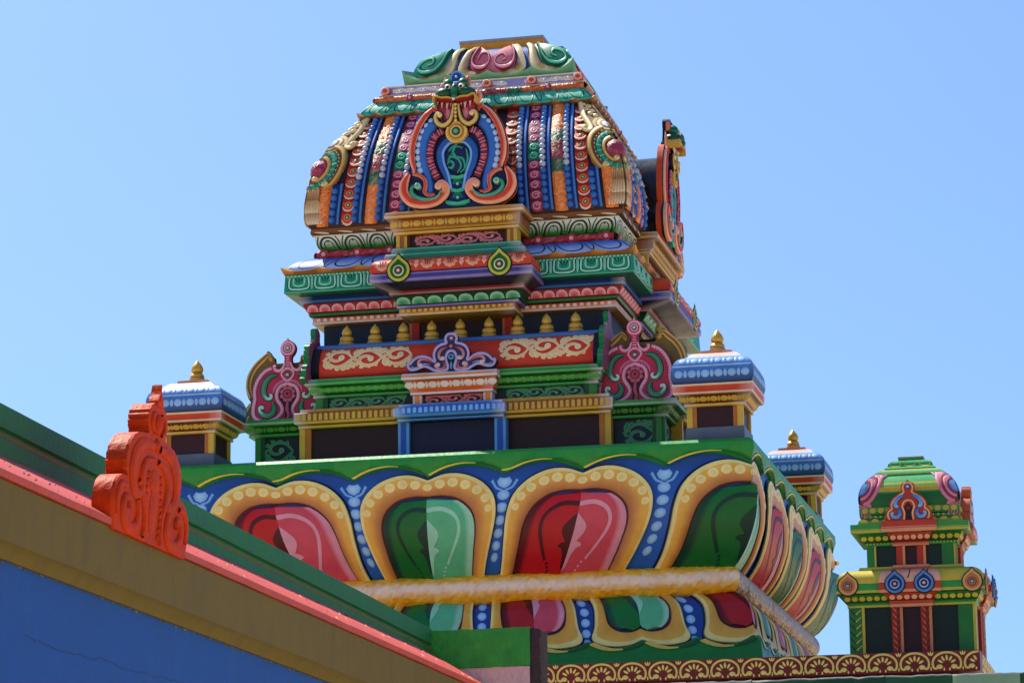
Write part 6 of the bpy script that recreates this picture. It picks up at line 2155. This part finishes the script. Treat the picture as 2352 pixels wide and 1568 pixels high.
for sg in (-1, 1):
    T = lambda L: [(sg * a, b) for a, b in L]
    ribbon(mb, SO, T([(0.03, 0.315), (0.12, 0.310), (0.19, 0.27), (0.215, 0.205), (0.19, 0.145), (0.14, 0.135), (0.125, 0.165), (0.15, 0.18)]), [0.03, 0.045, 0.05, 0.048, 0.042, 0.03, 0.02], '#d2431f', 0.003, 0.014, n=4)
    ribbon(mb, SO, T([(0.02, 0.27), (0.09, 0.255), (0.125, 0.21), (0.115, 0.15), (0.085, 0.10), (0.075, 0.04), (0.09, 0.0)]), [0.02, 0.03, 0.034, 0.034, 0.03, 0.028, 0.02], '#d2431f', 0.003, 0.016, n=4)
    ribbon(mb, SO, T([(0.15, 0.115), (0.135, 0.06), (0.17, 0.015), (0.235, 0.015), (0.28, 0.055), (0.27, 0.10), (0.23, 0.105), (0.225, 0.075)]), [0.03, 0.04, 0.044, 0.044, 0.04, 0.034, 0.026, 0.018], '#d2431f', 0.003, 0.016, n=4)
    ribbon(mb, SO, T([(0.25, 0.145), (0.305, 0.14), (0.335, 0.10), (0.33, 0.04)]), [0.02, 0.03, 0.03, 0.02], '#d2431f', 0.003, 0.012, n=4)
    ribbon(mb, SO, T([(0.02, 0.43), (0.055, 0.42), (0.06, 0.385), (0.03, 0.36)]), [0.01, 0.018, 0.018, 0.01], '#d2431f', 0.003, 0.012, n=4)
    for i in range(9):
        t = i / 8
        blob(mb, SO, ellipse(sg * (0.055 + 0.015 * math.sin(t * 3)), 0.02 + 0.2 * t, 0.010, 0.010, 7), '#d2431f', 0.003, 0.010)
blob(mb, SO, ellipse(0, 0.395, 0.026, 0.036, 14), '#d2431f', 0.003, 0.022)
blob(mb, SO, ellipse(0, 0.325, 0.022, 0.022, 12), '#d2431f', 0.003, 0.018)
blob(mb, SO, ellipse(0, 0.20, 0.045, 0.04, 14), '#d2431f', 0.002, 0.012)
blob(mb, SO, ellipse(0, 0.10, 0.035, 0.08, 14), '#d2431f', 0.002, 0.010)
mb.build('carving', orn, 'orange', 55)

RH, RC = 0.6, 0.35
# parapet along the bottom right
pp = empty('striped_parapet', (0, 0, 0), 'low parapet painted in dark and light green blocks along the bottom right edge', 'parapet')
bw = 0.392
for i in range(10):
    x0 = 1.30 + bw * i
    mb = MB()
    rnd = random.Random(i)
    c = ('#27502c', '#7d9c78')[i % 2] if i != 5 else '#1c4224'
    n = 10
    zt = [3.462 - 0.006 * (x0 / 4) + rnd.uniform(-0.004, 0.004) for _ in range(n + 1)]
    xs = [x0 + (bw - 0.004) * q / n for q in range(n + 1)]
    mb.grid([[(x, -6.0, 2.6) for x in xs], [(x, -6.0 + rnd.uniform(-.003, .003), z - 0.012) for x, z in zip(xs, zt)], [(x, -5.992, z) for x, z in zip(xs, zt)], [(x, -5.86, z) for x, z in zip(xs, zt)], [(x, -5.86, 2.6) for x in xs]],
            [[lin(c)] * (n + 1), [lin(c)] * (n + 1), [lin('#b8b8ae')] * (n + 1), [lin('#b8b8ae')] * (n + 1), [lin(c)] * (n + 1)])
    mb.build('painted_block', pp, 'lotus')
box_obj('wall', pp, 1.30, 5.22, -5.995, -5.862, 0.0, 2.604, 'green_wall')
